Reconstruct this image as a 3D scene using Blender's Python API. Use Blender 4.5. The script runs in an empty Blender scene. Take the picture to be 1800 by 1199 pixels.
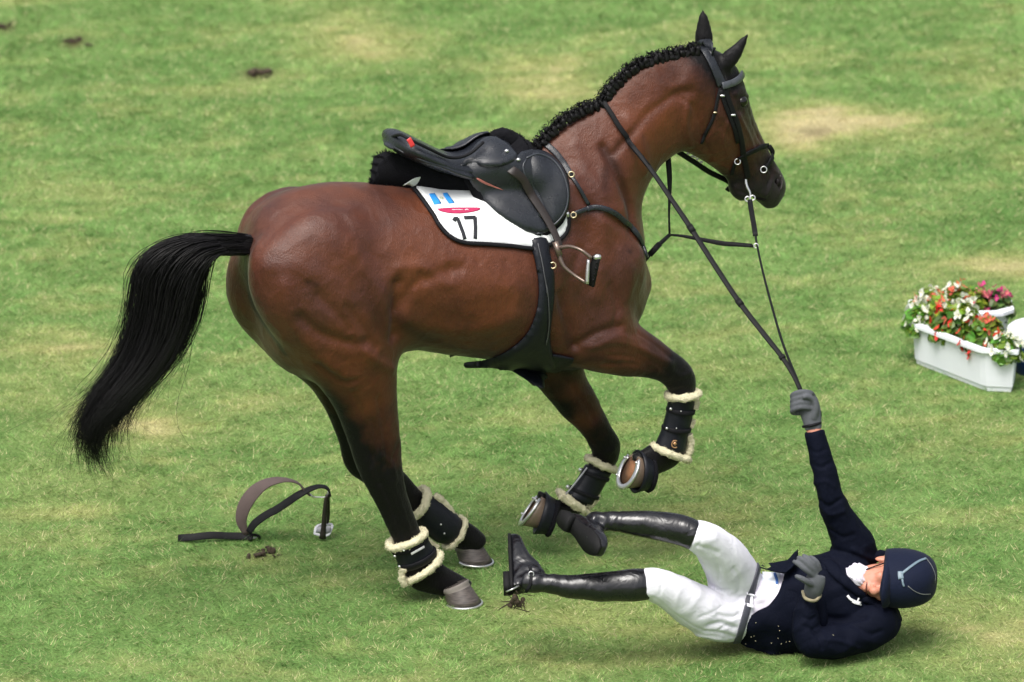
import bpy, math, random
import numpy as np
from mathutils import Vector, Matrix
from mathutils.bvhtree import BVHTree
random.seed(7); RNG = np.random.default_rng(7)
SC = bpy.context.scene; COL = SC.collection
# ---------------------------------------------------------------- camera
PITCH = math.radians(18.0); DIST = 30.0; SPAN = 3.75
AIM = np.array([0.0, 0.0, 0.93])
FW = np.array([0, math.cos(PITCH), -math.sin(PITCH)]); UP = np.array([0, math.sin(PITCH), math.cos(PITCH)]); RT = np.array([1.0, 0, 0])
CAM = AIM - FW * DIST
cd = bpy.data.cameras.new('camera'); cam = bpy.data.objects.new('camera', cd); COL.objects.link(cam)
cd.sensor_width = 36; cd.lens = 36 * DIST / SPAN; cd.clip_start = 1; cd.clip_end = 3000
cam.location = CAM; cam.rotation_euler = (math.pi / 2 - PITCH, 0, 0)
cd.dof.use_dof = True; cd.dof.focus_distance = DIST - 0.2; cd.dof.aperture_fstop = 3.6
SC.camera = cam
# ---------------------------------------------------------------- sky, sun, exposure
w = bpy.data.worlds.new('World'); SC.world = w; w.use_nodes = True
SUN_EL, SUN_AZ = math.radians(64), math.radians(205)     # azimuth measured clockwise from +y
nt = w.node_tree; nt.nodes.clear()
sky = nt.nodes.new('ShaderNodeTexSky'); sky.sky_type = 'NISHITA'; sky.sun_disc = False
sky.sun_elevation = SUN_EL; sky.sun_rotation = SUN_AZ; sky.dust_density = 6; sky.air_density = 1.0; sky.ozone_density = 1
bg = nt.nodes.new('ShaderNodeBackground'); bg.inputs[1].default_value = 0.115
hs = nt.nodes.new('ShaderNodeHueSaturation'); hs.inputs['Saturation'].default_value = 0.35
ow = nt.nodes.new('ShaderNodeOutputWorld')
nt.links.new(sky.outputs[0], hs.inputs['Color']); nt.links.new(hs.outputs[0], bg.inputs[0]); nt.links.new(bg.outputs[0], ow.inputs[0])
sd = bpy.data.lights.new('sun', 'SUN'); sd.energy = 1.5; sd.angle = math.radians(32); sd.color = (1, .965, .91)
so = bpy.data.objects.new('sun', sd); COL.objects.link(so)
sdir = Vector((math.sin(SUN_AZ) * math.cos(SUN_EL), math.cos(SUN_AZ) * math.cos(SUN_EL), math.sin(SUN_EL)))
so.rotation_euler = sdir.to_track_quat('Z', 'Y').to_euler(); so.location = sdir * 20
SC.view_settings.view_transform = 'Standard'; SC.view_settings.look = 'None'; SC.view_settings.exposure = 0.95; SC.view_settings.gamma = 1

# ---------------------------------------------------------------- photograph pixel -> place
def ray(px, py):
    k = SPAN / 1800.0 / DIST
    d = FW + RT * ((px - 900) * k) - UP * ((py - 599.5) * k)
    return d / np.linalg.norm(d)
def G(px, py, z=0.0):                                    # the point at height z seen there
    d = ray(px, py); return CAM + d * ((z - CAM[2]) / d[2])
def proj(P):
    P = np.asarray(P, float) - CAM; f = P @ FW; k = DIST * 1800.0 / SPAN
    return np.stack([900 + P @ RT / f * k, 599.5 - P @ UP / f * k], -1)
class Plane:                                             # a vertical plane: forward h, side n (towards the camera)
    def __init__(s, O, yaw):
        s.O = np.array(O, float); y = math.radians(yaw)
        s.h = np.array([math.cos(y), math.sin(y), 0]); s.n = np.array([math.sin(y), -math.cos(y), 0])
    def __call__(s, px, py, lat=0.0):
        d = ray(px, py); return CAM + d * (((s.O + s.n * lat - CAM) @ s.n) / (d @ s.n))
    def mirror(s, P):
        P = np.asarray(P, float); return P - 2 * ((P - s.O) @ s.n)[..., None] * s.n
HP = Plane((0, 0, 0), 25.0); HP.O = G(800, 1048) - HP.n * 0.15
print('withers', HP(945, 250), 'croup', HP(600, 318), 'poll', HP(1240, 80))
HD = Plane(HP(1215, 170), 34.0)                          # the head turns a little further away

# ---------------------------------------------------------------- objects
def finish(o, parent, label=None, cat=None, group=None, kind=None):
    COL.objects.link(o)
    if parent is not None: o.parent = parent; o.matrix_parent_inverse = Matrix.Translation(parent.location).inverted()
    if label: o['label'] = label
    if cat: o['category'] = cat
    if group: o['group'] = group
    if kind: o['kind'] = kind
    return o
def thing(name, label, cat, loc, group=None):
    o = bpy.data.objects.new(name, None); o.location = Vector(loc); o.empty_display_size = .1
    return finish(o, None, label, cat, group)
def mesh(V, F, smooth=True):
    m = bpy.data.meshes.new('m'); V = np.asarray(V, float)
    m.from_pydata([tuple(v) for v in V], [], [tuple(int(i) for i in f) for f in F]); m.validate(); m.update()
    if smooth: m.polygons.foreach_set('use_smooth', [True] * len(m.polygons))
    return m
def obj(name, geo, mat, parent=None, smooth=True, **kw):
    m = geo if isinstance(geo, bpy.types.Mesh) else mesh(geo[0], geo[1], smooth)
    m.name = name
    for x in (mat if isinstance(mat, (list, tuple)) else [mat]): m.materials.append(x)
    return finish(bpy.data.objects.new(name, m), parent, **kw)
def join(*gs):
    V, F, n = [], [], 0
    for v, f in gs:
        v = np.asarray(v, float); V.append(v); F += [[i + n for i in q] for q in f]; n += len(v)
    return np.concatenate(V), F
def cr(P, sub):                                          # Catmull-Rom through rows of P
    P = np.asarray(P, float); Q = np.vstack([2 * P[0] - P[1], P, 2 * P[-1] - P[-2]]); out = []
    for i in range(1, len(Q) - 2):
        for k in range(sub):
            t = k / sub; a, b, c, d = Q[i - 1], Q[i], Q[i + 1], Q[i + 2]
            out.append(.5 * (2 * b + (c - a) * t + (2 * a - 5 * b + 4 * c - d) * t * t + (3 * b - a - 3 * c + d) * t ** 3))
    out.append(Q[-2]); return np.array(out)
def rings(R, cap=True, closed=False):                    # (m, n, 3) rings -> mesh
    R = np.asarray(R, float); m, n = R.shape[:2]; V = R.reshape(-1, 3); F = []
    for i in range(m if closed else m - 1):
        j = (i + 1) % m
        for k in range(n):
            F.append([i * n + k, i * n + (k + 1) % n, j * n + (k + 1) % n, j * n + k])
    if cap and not closed:
        V = np.vstack([V, R[0].mean(0), R[-1].mean(0)]); c = len(V) - 2
        for k in range(n): F.append([c, (k + 1) % n, k]); F.append([c + 1, (m - 1) * n + k, (m - 1) * n + (k + 1) % n])
    return V, F
def loft(secs, plane, sub=4, n=24, dome=.5):
    """sections (x1,y1, x2,y2, half width, side offset, pinch1, pinch2): two photograph points and a width each"""
    rows = []
    for s in secs:
        s = list(s) + [0] * (8 - len(s)); rows.append(np.concatenate([plane(s[0], s[1], s[5]), plane(s[2], s[3], s[5]), [s[4], s[6], s[7]]]))
    rows = cr(rows, sub); th = np.linspace(0, 2 * math.pi, n, endpoint=False); R = []
    for r in rows:
        c = (r[:3] + r[3:6]) / 2; e = (r[:3] - r[3:6]) / 2; co, si = np.cos(th), np.sin(th)
        wd = r[6] * si * (1 - r[7] * np.clip(co, 0, 1) ** 1.3) * (1 - r[8] * np.clip(-co, 0, 1) ** 1.3)
        R.append(c + co[:, None] * e + wd[:, None] * plane.n)
    if dome:
        def capr(a, b): 
            c = a.mean(0); d = (c - b.mean(0)); d = d / (np.linalg.norm(d) + 1e-9); r = np.linalg.norm(a - c, axis=1).mean() * dome
            return [c + (a - c) * k + d * r * q for k, q in ((.9, .4), (.7, .72), (.4, .93))]
        R = capr(R[0], R[1])[::-1] + R + capr(R[-1], R[-2])
    return rings(R)
def frame(T, N0=None):
    T = T / np.linalg.norm(T); N0 = np.array([0, 0, 1.0]) if N0 is None else np.asarray(N0, float)
    if abs(T @ N0) > .95: N0 = np.array([0, 1.0, .1])
    A = np.cross(T, N0); A /= np.linalg.norm(A); return A, np.cross(A, T)
def tube(P, r, n=10, sub=1, closed=False, r2=None, N0=None, cap=True, flat=None):
    """tube through 3D points; r a number or one per point; r2 the second half-axis"""
    P = np.asarray(P, float); r = np.broadcast_to(np.asarray(r, float), (len(P),)); q = r if r2 is None else np.broadcast_to(np.asarray(r2, float), (len(P),))
    if sub > 1:
        if closed: P = np.vstack([P, P[:1]]); r = np.append(r, r[0]); q = np.append(q, q[0])
        A = cr(np.column_stack([P, r, q]), sub); 
        if closed: A = A[:-1]
        P, r, q = A[:, :3], A[:, 3], A[:, 4]
    T = np.gradient(P, axis=0) if not closed else np.roll(P, -1, 0) - np.roll(P, 1, 0)
    th = np.linspace(0, 2 * math.pi, n, endpoint=False); R = []
    nn = N0
    for i in range(len(P)):
        a, b = frame(T[i], nn if nn is None or np.ndim(nn) == 1 else nn[min(i, len(nn) - 1)])
        if N0 is None: nn = b
        R.append(P[i] + np.cos(th)[:, None] * a * max(r[i], 1e-5) + np.sin(th)[:, None] * b * max(q[i], 1e-5))
    return rings(R, cap=cap, closed=closed)
def strap(P, N, width, thick, sub=4, closed=False):      # flat strap: points, outward normals, width across
    P = np.asarray(P, float); N = np.asarray(N, float) * np.ones((len(P), 1)); wd = np.broadcast_to(np.asarray(width, float), (len(P),))
    if closed: P = np.vstack([P, P[:1]]); N = np.vstack([N, N[:1]]); wd = np.append(wd, wd[0])
    A = cr(np.column_stack([P, N, wd]), sub) if sub > 1 else np.column_stack([P, N, wd])
    if closed: A = A[:-1]
    P, N, wd = A[:, :3], A[:, 3:6], A[:, 6]
    T = np.gradient(P, axis=0) if not closed else np.roll(P, -1, 0) - np.roll(P, 1, 0)
    R = []
    for p, nrm, t, ww in zip(P, N, T, wd):
        t = t / (np.linalg.norm(t) + 1e-9); s = np.cross(t, nrm); s /= np.linalg.norm(s) + 1e-9; u = np.cross(s, t)
        a, b, c = ww / 2, thick / 2, thick * .35
        c = min(c, a * .4)
        R.append([p + s * x + u * y for x, y in ((-a, -b + c * .5), (-a + c, -b), (a - c, -b), (a, -b + c * .5), (a, b - c * .5), (a - c, b), (0, b + thick * .12), (-a + c, b), (-a, b - c * .5))])
    return rings(R, closed=closed)
def ball(c, r, n=16, m=10, M=None):
    r = np.ones(3) * r; R = []
    for i in range(1, m):
        a = math.pi * i / m; th = np.linspace(0, 2 * math.pi, n, endpoint=False)
        R.append(np.column_stack([np.cos(th) * math.sin(a) * r[0], np.sin(th) * math.sin(a) * r[1], np.full(n, math.cos(a)) * r[2]]))
    V, F = rings(R); V[-2] = [0, 0, r[2]]; V[-1] = [0, 0, -r[2]]
    if M is not None: V = V @ np.asarray(M, float).T
    return V + np.asarray(c, float), F
def basis(x, y):                                         # columns: x, y made square, z
    x = np.asarray(x, float); x = x / np.linalg.norm(x); z = np.cross(x, y); z /= np.linalg.norm(z); return np.column_stack([x, np.cross(z, x), z])
def box(c, size, M=None, bev=0.15):                      # bevelled box
    s = np.asarray(size, float) / 2; b = min(s) * bev * 2; V = []
    for z in (-1, 1):
        for k in (0, 1):
            kk = k if z < 0 else 1 - k
            pass
    prof = [(-s[2], b), (-s[2] + b, 0), (s[2] - b, 0), (s[2], b)]; R = []
    for z, i in prof:
        x, y = s[0] - i, s[1] - i; c2 = b
        R.append([(x, y - c2, z), (x - c2, y, z), (-x + c2, y, z), (-x, y - c2, z), (-x, -y + c2, z), (-x + c2, -y, z), (x - c2, -y, z), (x, -y + c2, z)])
    V, F = rings(R)
    if M is not None: V = V @ np.asarray(M, float).T
    return V + np.asarray(c, float), F
def remesh(geo, voxel):
    o = bpy.data.objects.new('tmp', mesh(*geo)); COL.objects.link(o)
    md = o.modifiers.new('r', 'REMESH'); md.mode = 'VOXEL'; md.voxel_size = voxel; md.adaptivity = 0
    dg = bpy.context.evaluated_depsgraph_get(); dg.update()
    e = o.evaluated_get(dg); m = bpy.data.meshes.new_from_object(e)
    me = o.data; bpy.data.objects.remove(o); bpy.data.meshes.remove(me); return m
def getV(m):
    a = np.empty(len(m.vertices) * 3); m.vertices.foreach_get('co', a); return a.reshape(-1, 3)
def getN(m):
    a = np.empty(len(m.vertices) * 3); m.vertices.foreach_get('normal', a); return a.reshape(-1, 3)
def setV(m, V): m.vertices.foreach_set('co', V.ravel()); m.update()
def relax(m, it, wt=None, taubin=True):
    V = getV(m); E = np.empty(len(m.edges) * 2, int); m.edges.foreach_get('vertices', E); E = E.reshape(-1, 2)
    n = len(V); i = np.concatenate([E[:, 0], E[:, 1]]); j = np.concatenate([E[:, 1], E[:, 0]])
    deg = np.maximum(np.bincount(i, minlength=n), 1)[:, None]
    wt = np.ones(n) if wt is None else wt
    for k in range(it):
        for lam in ((.6, -.62) if taubin else (.6,)):
            L = np.column_stack([np.bincount(i, V[j, c], minlength=n) for c in range(3)]) / deg - V
            V = V + L * (lam * wt)[:, None]
    setV(m, V); m.polygons.foreach_set('use_smooth', [True] * len(m.polygons)); return V
def tree(m): 
    V = getV(m); return BVHTree.FromPolygons([tuple(v) for v in V], [tuple(p.vertices) for p in m.polygons])
def hit(bvh, px, py, off=0.0):                           # where the sight line meets a surface
    h, n, i, d = bvh.ray_cast(Vector(CAM), Vector(ray(px, py)))
    if h is None: return None
    n = np.array(n); n = -n if n @ ray(px, py) > 0 else n
    return np.array(h) + n * off, n
def lay(bvh, pts, off=0.004, sub=3, fall=None):          # a line of photograph points laid on a surface
    P = cr(np.array(pts, float), sub) if len(pts) > 2 else np.array(pts, float); O, N = [], []
    for p in P:
        q = hit(bvh, p[0], p[1], off)
        if q is None and fall is not None: q = (fall(p[0], p[1]), fall.n)
        if q is not None: O.append(q[0]); N.append(q[1])
    return np.array(O), np.array(N)
def band(bvh, c, axis, ref, off=.004, n=48, R=.8, inside=None):     # closed ring round a body in the plane through c square to axis
    axis = np.asarray(axis, float); axis = axis / np.linalg.norm(axis)
    u = np.cross(axis, ref); u /= np.linalg.norm(u); v = np.cross(axis, u); P, N = [], []
    for t in np.linspace(0, 2 * math.pi, n, endpoint=False):
        d = u * math.cos(t) + v * math.sin(t)
        h, nn, i, dist = bvh.ray_cast(Vector(c), Vector(d), R)
        if h is None: continue
        nn = np.array(nn); nn = nn if nn @ d > 0 else -nn
        P.append(np.array(h) + nn * off); N.append(nn)
    return np.array(P), np.array(N)
def seg_dist(V, L):                                      # distance of every row of V to the polyline L
    best = np.full(len(V), 9.0)
    for a, b in zip(L[:-1], L[1:]):
        ab = b - a; t = np.clip(((V - a) @ ab) / (ab @ ab + 1e-12), 0, 1); best = np.minimum(best, np.linalg.norm(V - a - t[:, None] * ab, axis=1))
    return best
def attr(m, name, val):                                  # a colour per vertex: own markings, and on the coat some painted light and shade
    ca = m.color_attributes.new(name, 'FLOAT_COLOR', 'POINT'); a = np.ones((len(m.vertices), 4)); val = np.asarray(val, float)
    a[:, :3] = val[:, None] if val.ndim == 1 else val; ca.data.foreach_set('color', a.ravel())
def vnoise(V, s, seed=0):                                # smooth 3D noise
    from mathutils import noise
    return np.array([noise.noise(Vector(v * s) + Vector((seed * 7.3, seed * 3.1, 0))) for v in V])

# ---------------------------------------------------------------- materials
class NT:
    def __init__(s, name):
        s.m = bpy.data.materials.new(name); s.m.use_nodes = True; s.t = s.m.node_tree; s.p = s.t.nodes['Principled BSDF']; s.out = s.t.nodes['Material Output']
    def n(s, kind, **kw):
        x = s.t.nodes.new('ShaderNode' + kind)
        for k, v in kw.items():
            if isinstance(v, bpy.types.NodeSocket): s.t.links.new(v, x.inputs[k.replace('_', ' ') if k not in x.inputs else k])
            elif k in x.inputs: x.inputs[k].default_value = v
            elif k.replace('_', ' ') in x.inputs: x.inputs[k.replace('_', ' ')].default_value = v
            else: setattr(x, k, v)
        return x
    def co(s, scale=(1, 1, 1)):
        c = s.n('TexCoord'); mp = s.n('Mapping'); s.t.links.new(c.outputs['Object'], mp.inputs['Vector']); mp.inputs['Scale'].default_value = scale; return mp.outputs[0]
    def noise(s, scale, vec=None, detail=4, rough=.55, dist=0):
        x = s.n('TexNoise'); x.inputs['Scale'].default_value = scale; x.inputs['Detail'].default_value = detail; x.inputs['Roughness'].default_value = rough; x.inputs['Distortion'].default_value = dist
        s.t.links.new(vec if vec is not None else s.co(), x.inputs['Vector']); return x.outputs[0]
    def ramp(s, fac, stops):
        x = s.n('ValToRGB'); s.t.links.new(fac, x.inputs[0]); e = x.color_ramp.elements
        while len(e) < len(stops): e.new(.5)
        for q, (p, c) in zip(e, stops): q.position = p; q.color = (c, c, c, 1) if not hasattr(c, '__len__') else (*c, 1)
        return x.outputs[0]
    def mix(s, f, a, b, mode='MIX'):
        x = s.n('MixRGB', blend_type=mode)
        for i, v in enumerate((f, a, b)):
            if isinstance(v, bpy.types.NodeSocket): s.t.links.new(v, x.inputs[i])
            elif i == 0: x.inputs[0].default_value = v
            else: x.inputs[i].default_value = (*v, 1)
        return x.outputs[0]
    def math(s, op, a, b=0.0):
        x = s.n('Math', operation=op)
        for i, v in enumerate((a, b)):
            if isinstance(v, bpy.types.NodeSocket): s.t.links.new(v, x.inputs[i])
            else: x.inputs[i].default_value = v
        return x.outputs[0]
    def set(s, **kw):
        for k, v in kw.items():
            k = k.replace('_', ' ')
            if isinstance(v, bpy.types.NodeSocket): s.t.links.new(v, s.p.inputs[k])
            else: s.p.inputs[k].default_value = (*v, 1) if hasattr(v, '__len__') and len(v) == 3 and k != 'Subsurface Radius' else v
        return s
    def bump(s, h, dist=.002, strength=1):
        b = s.n('Bump'); b.inputs['Distance'].default_value = dist; b.inputs['Strength'].default_value = strength; s.t.links.new(h, b.inputs['Height']); s.t.links.new(b.outputs[0], s.p.inputs['Normal']); return s
def simple(name, col, rough=.5, var=.25, scale=30, bump=.0006, bscale=None, spec=.5, **kw):
    M = NT(name); col = np.array(col, float); f = M.noise(scale)
    c = M.mix(f, tuple(col * (1 - var)), tuple(np.minimum(col * (1 + var), 1)))
    M.set(Base_Color=c, Roughness=rough, Specular_IOR_Level=spec, **kw)
    if bump: M.bump(M.noise(bscale or scale * 6, detail=6), bump)
    return M.m
# ================================================================ the horse
horse = thing('horse', 'bay horse cantering riderless with black legs and tail, held by its reins', 'horse', G(900, 1035))
M = NT('bay_coat')
ca = M.n('VertexColor'); ca.layer_name = 'coat'
sp = M.n('SeparateColor'); M.t.links.new(ca.outputs[0], sp.inputs[0])
brn = M.mix(M.ramp(M.noise(5, detail=5), [(.3, 0.), (.7, 1.)]), (.056, .0125, .0058), (.100, .0250, .0098))
brn = M.mix(M.ramp(M.noise(2.2, detail=3), [(.4, 0.), (.65, .7)]), brn, (.034, .0115, .009))
brn = M.mix(sp.outputs[1], brn, (.20, .055, .015))
hair = M.noise(1, M.co((260, 260, 60)), detail=3)
brn = M.mix(.42, brn, M.mix(hair, (.012, .005, .003), (.10, .028, .013)), 'MIX')
c = M.mix(sp.outputs[0], brn, (.0042, .0038, .0042))
c = M.mix(sp.outputs[2], c, (.06, .05, .05))
M.set(Base_Color=c, Roughness=M.ramp(M.noise(7, detail=6), [(.3, .34), (.7, .52)]), Specular_IOR_Level=M.mix(sp.outputs[0], (.40, .40, .40), (.15, .15, .15)), Sheen_Weight=.06, Sheen_Roughness=.4)
M.bump(M.math('ADD', M.math('MULTIPLY', hair, .9), M.noise(38, detail=5)), .0024)
COAT = M.m

torso = [(436, 432, 452, 545, .11, 0), (446, 395, 470, 620, .20, 0, .2), (470, 362, 505, 655, .25, 0, .15), (515, 335, 560, 668, .275, 0, .15), (580, 322, 630, 655, .285, 0, .15),
         (640, 322, 700, 612, .28, 0, .1), (700, 328, 760, 618, .29, 0, .1), (760, 330, 815, 624, .305, 0, .15), (820, 322, 875, 632, .30, 0, .25), (875, 300, 935, 642, .27, 0, .4),
         (922, 266, 985, 650, .24, 0, .55), (950, 258, 1030, 645, .22, 0, .6), (985, 270, 1075, 605, .21, 0, .55), (1035, 330, 1112, 565, .19, 0, .3), (1090, 405, 1132, 520, .11, 0)]
neck = [(915, 275, 1105, 520, .2, 0, .5), (938, 258, 1128, 440, .19, 0, .6), (965, 236, 1124, 392, .155, 0, .6), (1005, 205, 1124, 358, .13, 0, .6), (1050, 178, 1138, 322, .11, 0, .55),
        (1088, 135, 1155, 298, .098, 0, .5), (1128, 105, 1178, 278, .09, 0, .4), (1175, 90, 1198, 266, .082, 0, .35), (1222, 86, 1222, 250, .078, 0, .2)]
head = [(1205, 95, 1180, 190, .07, 0), (1245, 84, 1182, 222, .08, 0, .1), (1283, 104, 1188, 248, .092, 0, 0, .1), (1303, 138, 1200, 266, .1, 0, 0, .25), (1313, 170, 1218, 276, .1, 0, .12, .35), (1322, 198, 1238, 288, .088, 0, .25, .4),
        (1334, 226, 1256, 300, .072, 0, .3, .4), (1346, 252, 1272, 312, .06, 0, .25, .35), (1358, 276, 1284, 326, .053, 0, .15, .3), (1370, 298, 1294, 340, .054, 0, 0, .2), (1378, 318, 1318, 345, .054, 0), (1376, 338, 1330, 352, .045, 0), (1368, 354, 1342, 363, .028, 0)]
chin = [(1290, 318, 1282, 334, .03, 0), (1302, 326, 1287, 347, .036, 0), (1314, 336, 1298, 355, .030, 0)]
nhind = [(500, 390, 640, 380, .10, .12), (452, 430, 665, 420, .13, .13), (436, 480, 680, 480, .155, .13), (446, 535, 692, 545, .16, .14), (480, 590, 700, 605, .14, .15), (530, 648, 698, 655, .105, .155), (575, 702, 698, 705, .08, .15),
         (602, 752, 703, 757, .062, .14), (618, 798, 706, 803, .052, .14), (633, 836, 709, 838, .047, .14), (653, 872, 714, 864, .038, .14), (668, 900, 721, 886, .033, .14), (682, 930, 731, 912, .03, .14),
         (697, 966, 747, 950, .031, .14), (710, 1004, 765, 978, .036, .14), (722, 1032, 785, 996, .036, .14), (748, 1042, 806, 1008, .036, .14), (772, 1046, 830, 1022, .042, .14)]
fhind = [(470, 390, 600, 380, .09, -.12), (412, 440, 600, 430, .12, -.13), (398, 490, 610, 480, .14, -.14), (402, 540, 625, 550, .14, -.14), (432, 588, 640, 610, .12, -.14), (484, 634, 655, 650, .095, -.14), (540, 680, 668, 690, .075, -.14),
         (578, 735, 675, 740, .06, -.14), (597, 785, 682, 785, .05, -.14), (608, 824, 695, 805, .045, -.14), (640, 850, 704, 822, .038, -.14), (680, 882, 722, 842, .033, -.14), (712, 905, 742, 866, .03, -.14),
         (745, 928, 772, 892, .03, -.14), (776, 950, 806, 912, .034, -.14), (797, 962, 828, 920, .033, -.14), (812, 966, 850, 938, .036, -.14), (822, 970, 854, 946, .040, -.14)]
nfore = [(1010, 400, 960, 500, .07, .12), (1075, 450, 960, 590, .09, .14), (1108, 515, 985, 635, .10, .15), (1112, 556, 1030, 652, .088, .155), (1135, 578, 1078, 662, .07, .155), (1160, 598, 1120, 662, .055, .155), (1188, 620, 1152, 668, .046, .155),
         (1212, 640, 1168, 678, .042, .155), (1222, 664, 1176, 690, .04, .155), (1221, 690, 1180, 700, .034, .155), (1214, 728, 1176, 724, .028, .155), (1206, 762, 1168, 757, .028, .155), (1202, 792, 1156, 782, .034, .155), (1188, 818, 1148, 780, .033, .155), (1160, 832, 1130, 790, .031, .155), (1140, 838, 1112, 800, .032, .155)]
ffore = [(930, 500, 1040, 490, .07, -.1), (890, 590, 1035, 590, .09, -.12), (902, 640, 1026, 648, .08, -.13), (944, 684, 1042, 682, .065, -.13), (985, 728, 1060, 722, .05, -.13), (1020, 760, 1076, 752, .043, -.13),
         (1036, 784, 1089, 776, .041, -.13), (1042, 806, 1086, 806, .036, -.13), (1030, 822, 1068, 834, .03, -.13), (1010, 850, 1048, 864, .028, -.13), (995, 872, 1030, 888, .03, -.13), (982, 880, 1012, 908, .033, -.13), (966, 870, 985, 912, .032, -.13), (948, 862, 960, 915, .03, -.13)]
def ell(px, py, lat, rx, rz, rn, plane=None, tilt=0):    # a muscle: half sizes along, up, across
    plane = plane or HP; t = math.radians(tilt); a = plane.h * math.cos(t) + np.array([0, 0, 1]) * math.sin(t); b = -plane.h * math.sin(t) + np.array([0, 0, 1]) * math.cos(t)
    return ball(plane(px, py, lat), (rx, rn, rz), 28, 16, np.column_stack([a, plane.n, b]))
muscles = []
for s in (1, -1):
    sh = 0 if s > 0 else -1
    def at(px, py, lat):                                  # the same muscle mirrored on the far side
        p = HP(px, py, lat); return p if s > 0 else HP.mirror(p)
    def E(px, py, lat, rx, rz, rn, tilt=0):
        t = math.radians(tilt); a = HP.h * math.cos(t) + np.array([0, 0, 1]) * math.sin(t); b = -HP.h * math.sin(t) + np.array([0, 0, 1]) * math.cos(t)
        muscles.append(ball(at(px, py, lat), (rx, rn, rz), 28, 16, np.column_stack([a, HP.n, b])))
    E(1068, 485, .13, .15, .19, .10, -25)                # point of shoulder
    E(1015, 400, .10, .13, .25, .085, 20)               # shoulder blade
    E(1000, 560, .15, .17, .14, .09, 15)                 # triceps
    E(575, 455, .14, .24, .20, .13, -10)                 # croup
    E(650, 560, .18, .10, .17, .085, 10)                  # stifle, front of thigh
ears = []
for s, (bx, by, tx, ty, mx, my) in ((1, (1270, 118, 1317, 57, 1294, 90)), (-1, (1238, 92, 1235, 16, 1236, 52))):
    b = HD(bx, by, .045 * s); t_ = HD(tx, ty, .075 * s); m_ = HD(mx, my, .062 * s)
    if s < 0: m_ = HD(mx + 1, my, .06 * s)
    P = cr(np.array([b - (m_ - b) * .25, b, b + (m_ - b) * .5, m_, m_ + (t_ - m_) * .55, t_]), 4); u = np.linspace(0, 1, len(P))
    rr = np.interp(u, [0, .2, .45, .62, .85, 1], [.027, .031, .034, .026, .014, .002] if s > 0 else [.024, .031, .036, .030, .017, .003])
    ears.append(tube(P, rr, n=16, r2=np.maximum(rr * .55, .004), N0=-FW))
geo = join(loft(torso, HP, n=48), loft(neck, HP, n=40), loft(head, HD, n=36), loft(chin, HD, n=16), loft(nhind, HP, n=28, dome=.3), loft(fhind, HP, n=28, dome=.3), loft(nfore, HP, n=28, dome=.3), loft(ffore, HP, n=28, dome=.3),
           *muscles, *ears)
hm = remesh(geo, .0062)
V = getV(hm); print('horse verts', len(V))
# smooth the trunk more than legs and head
legpts = np.array([HP((s[0] + s[2]) / 2, (s[1] + s[3]) / 2, s[5]) for L in (nhind[7:], fhind[7:], nfore[5:], ffore[4:]) for s in L] + [HD((s[0] + s[2]) / 2, (s[1] + s[3]) / 2) for s in head[1:]] + [HD(1300, 85, .05), HD(1316, 60, .07), HD(1236, 50, -.06), HD(1235, 25, -.07)])
dm = np.min(np.linalg.norm(V[:, None] - legpts[None], axis=2), axis=1) if len(V) < 40000 else np.concatenate([np.min(np.linalg.norm(c[:, None] - legpts[None], axis=2), axis=1) for c in np.array_split(V, 20)])
fine = np.clip((dm - .08) / .12, 0, 1)
relax(hm, 110, fine, taubin=False)
relax(hm, 14, .25 + .75 * fine)
relax(hm, 3, None, taubin=False)
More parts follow.
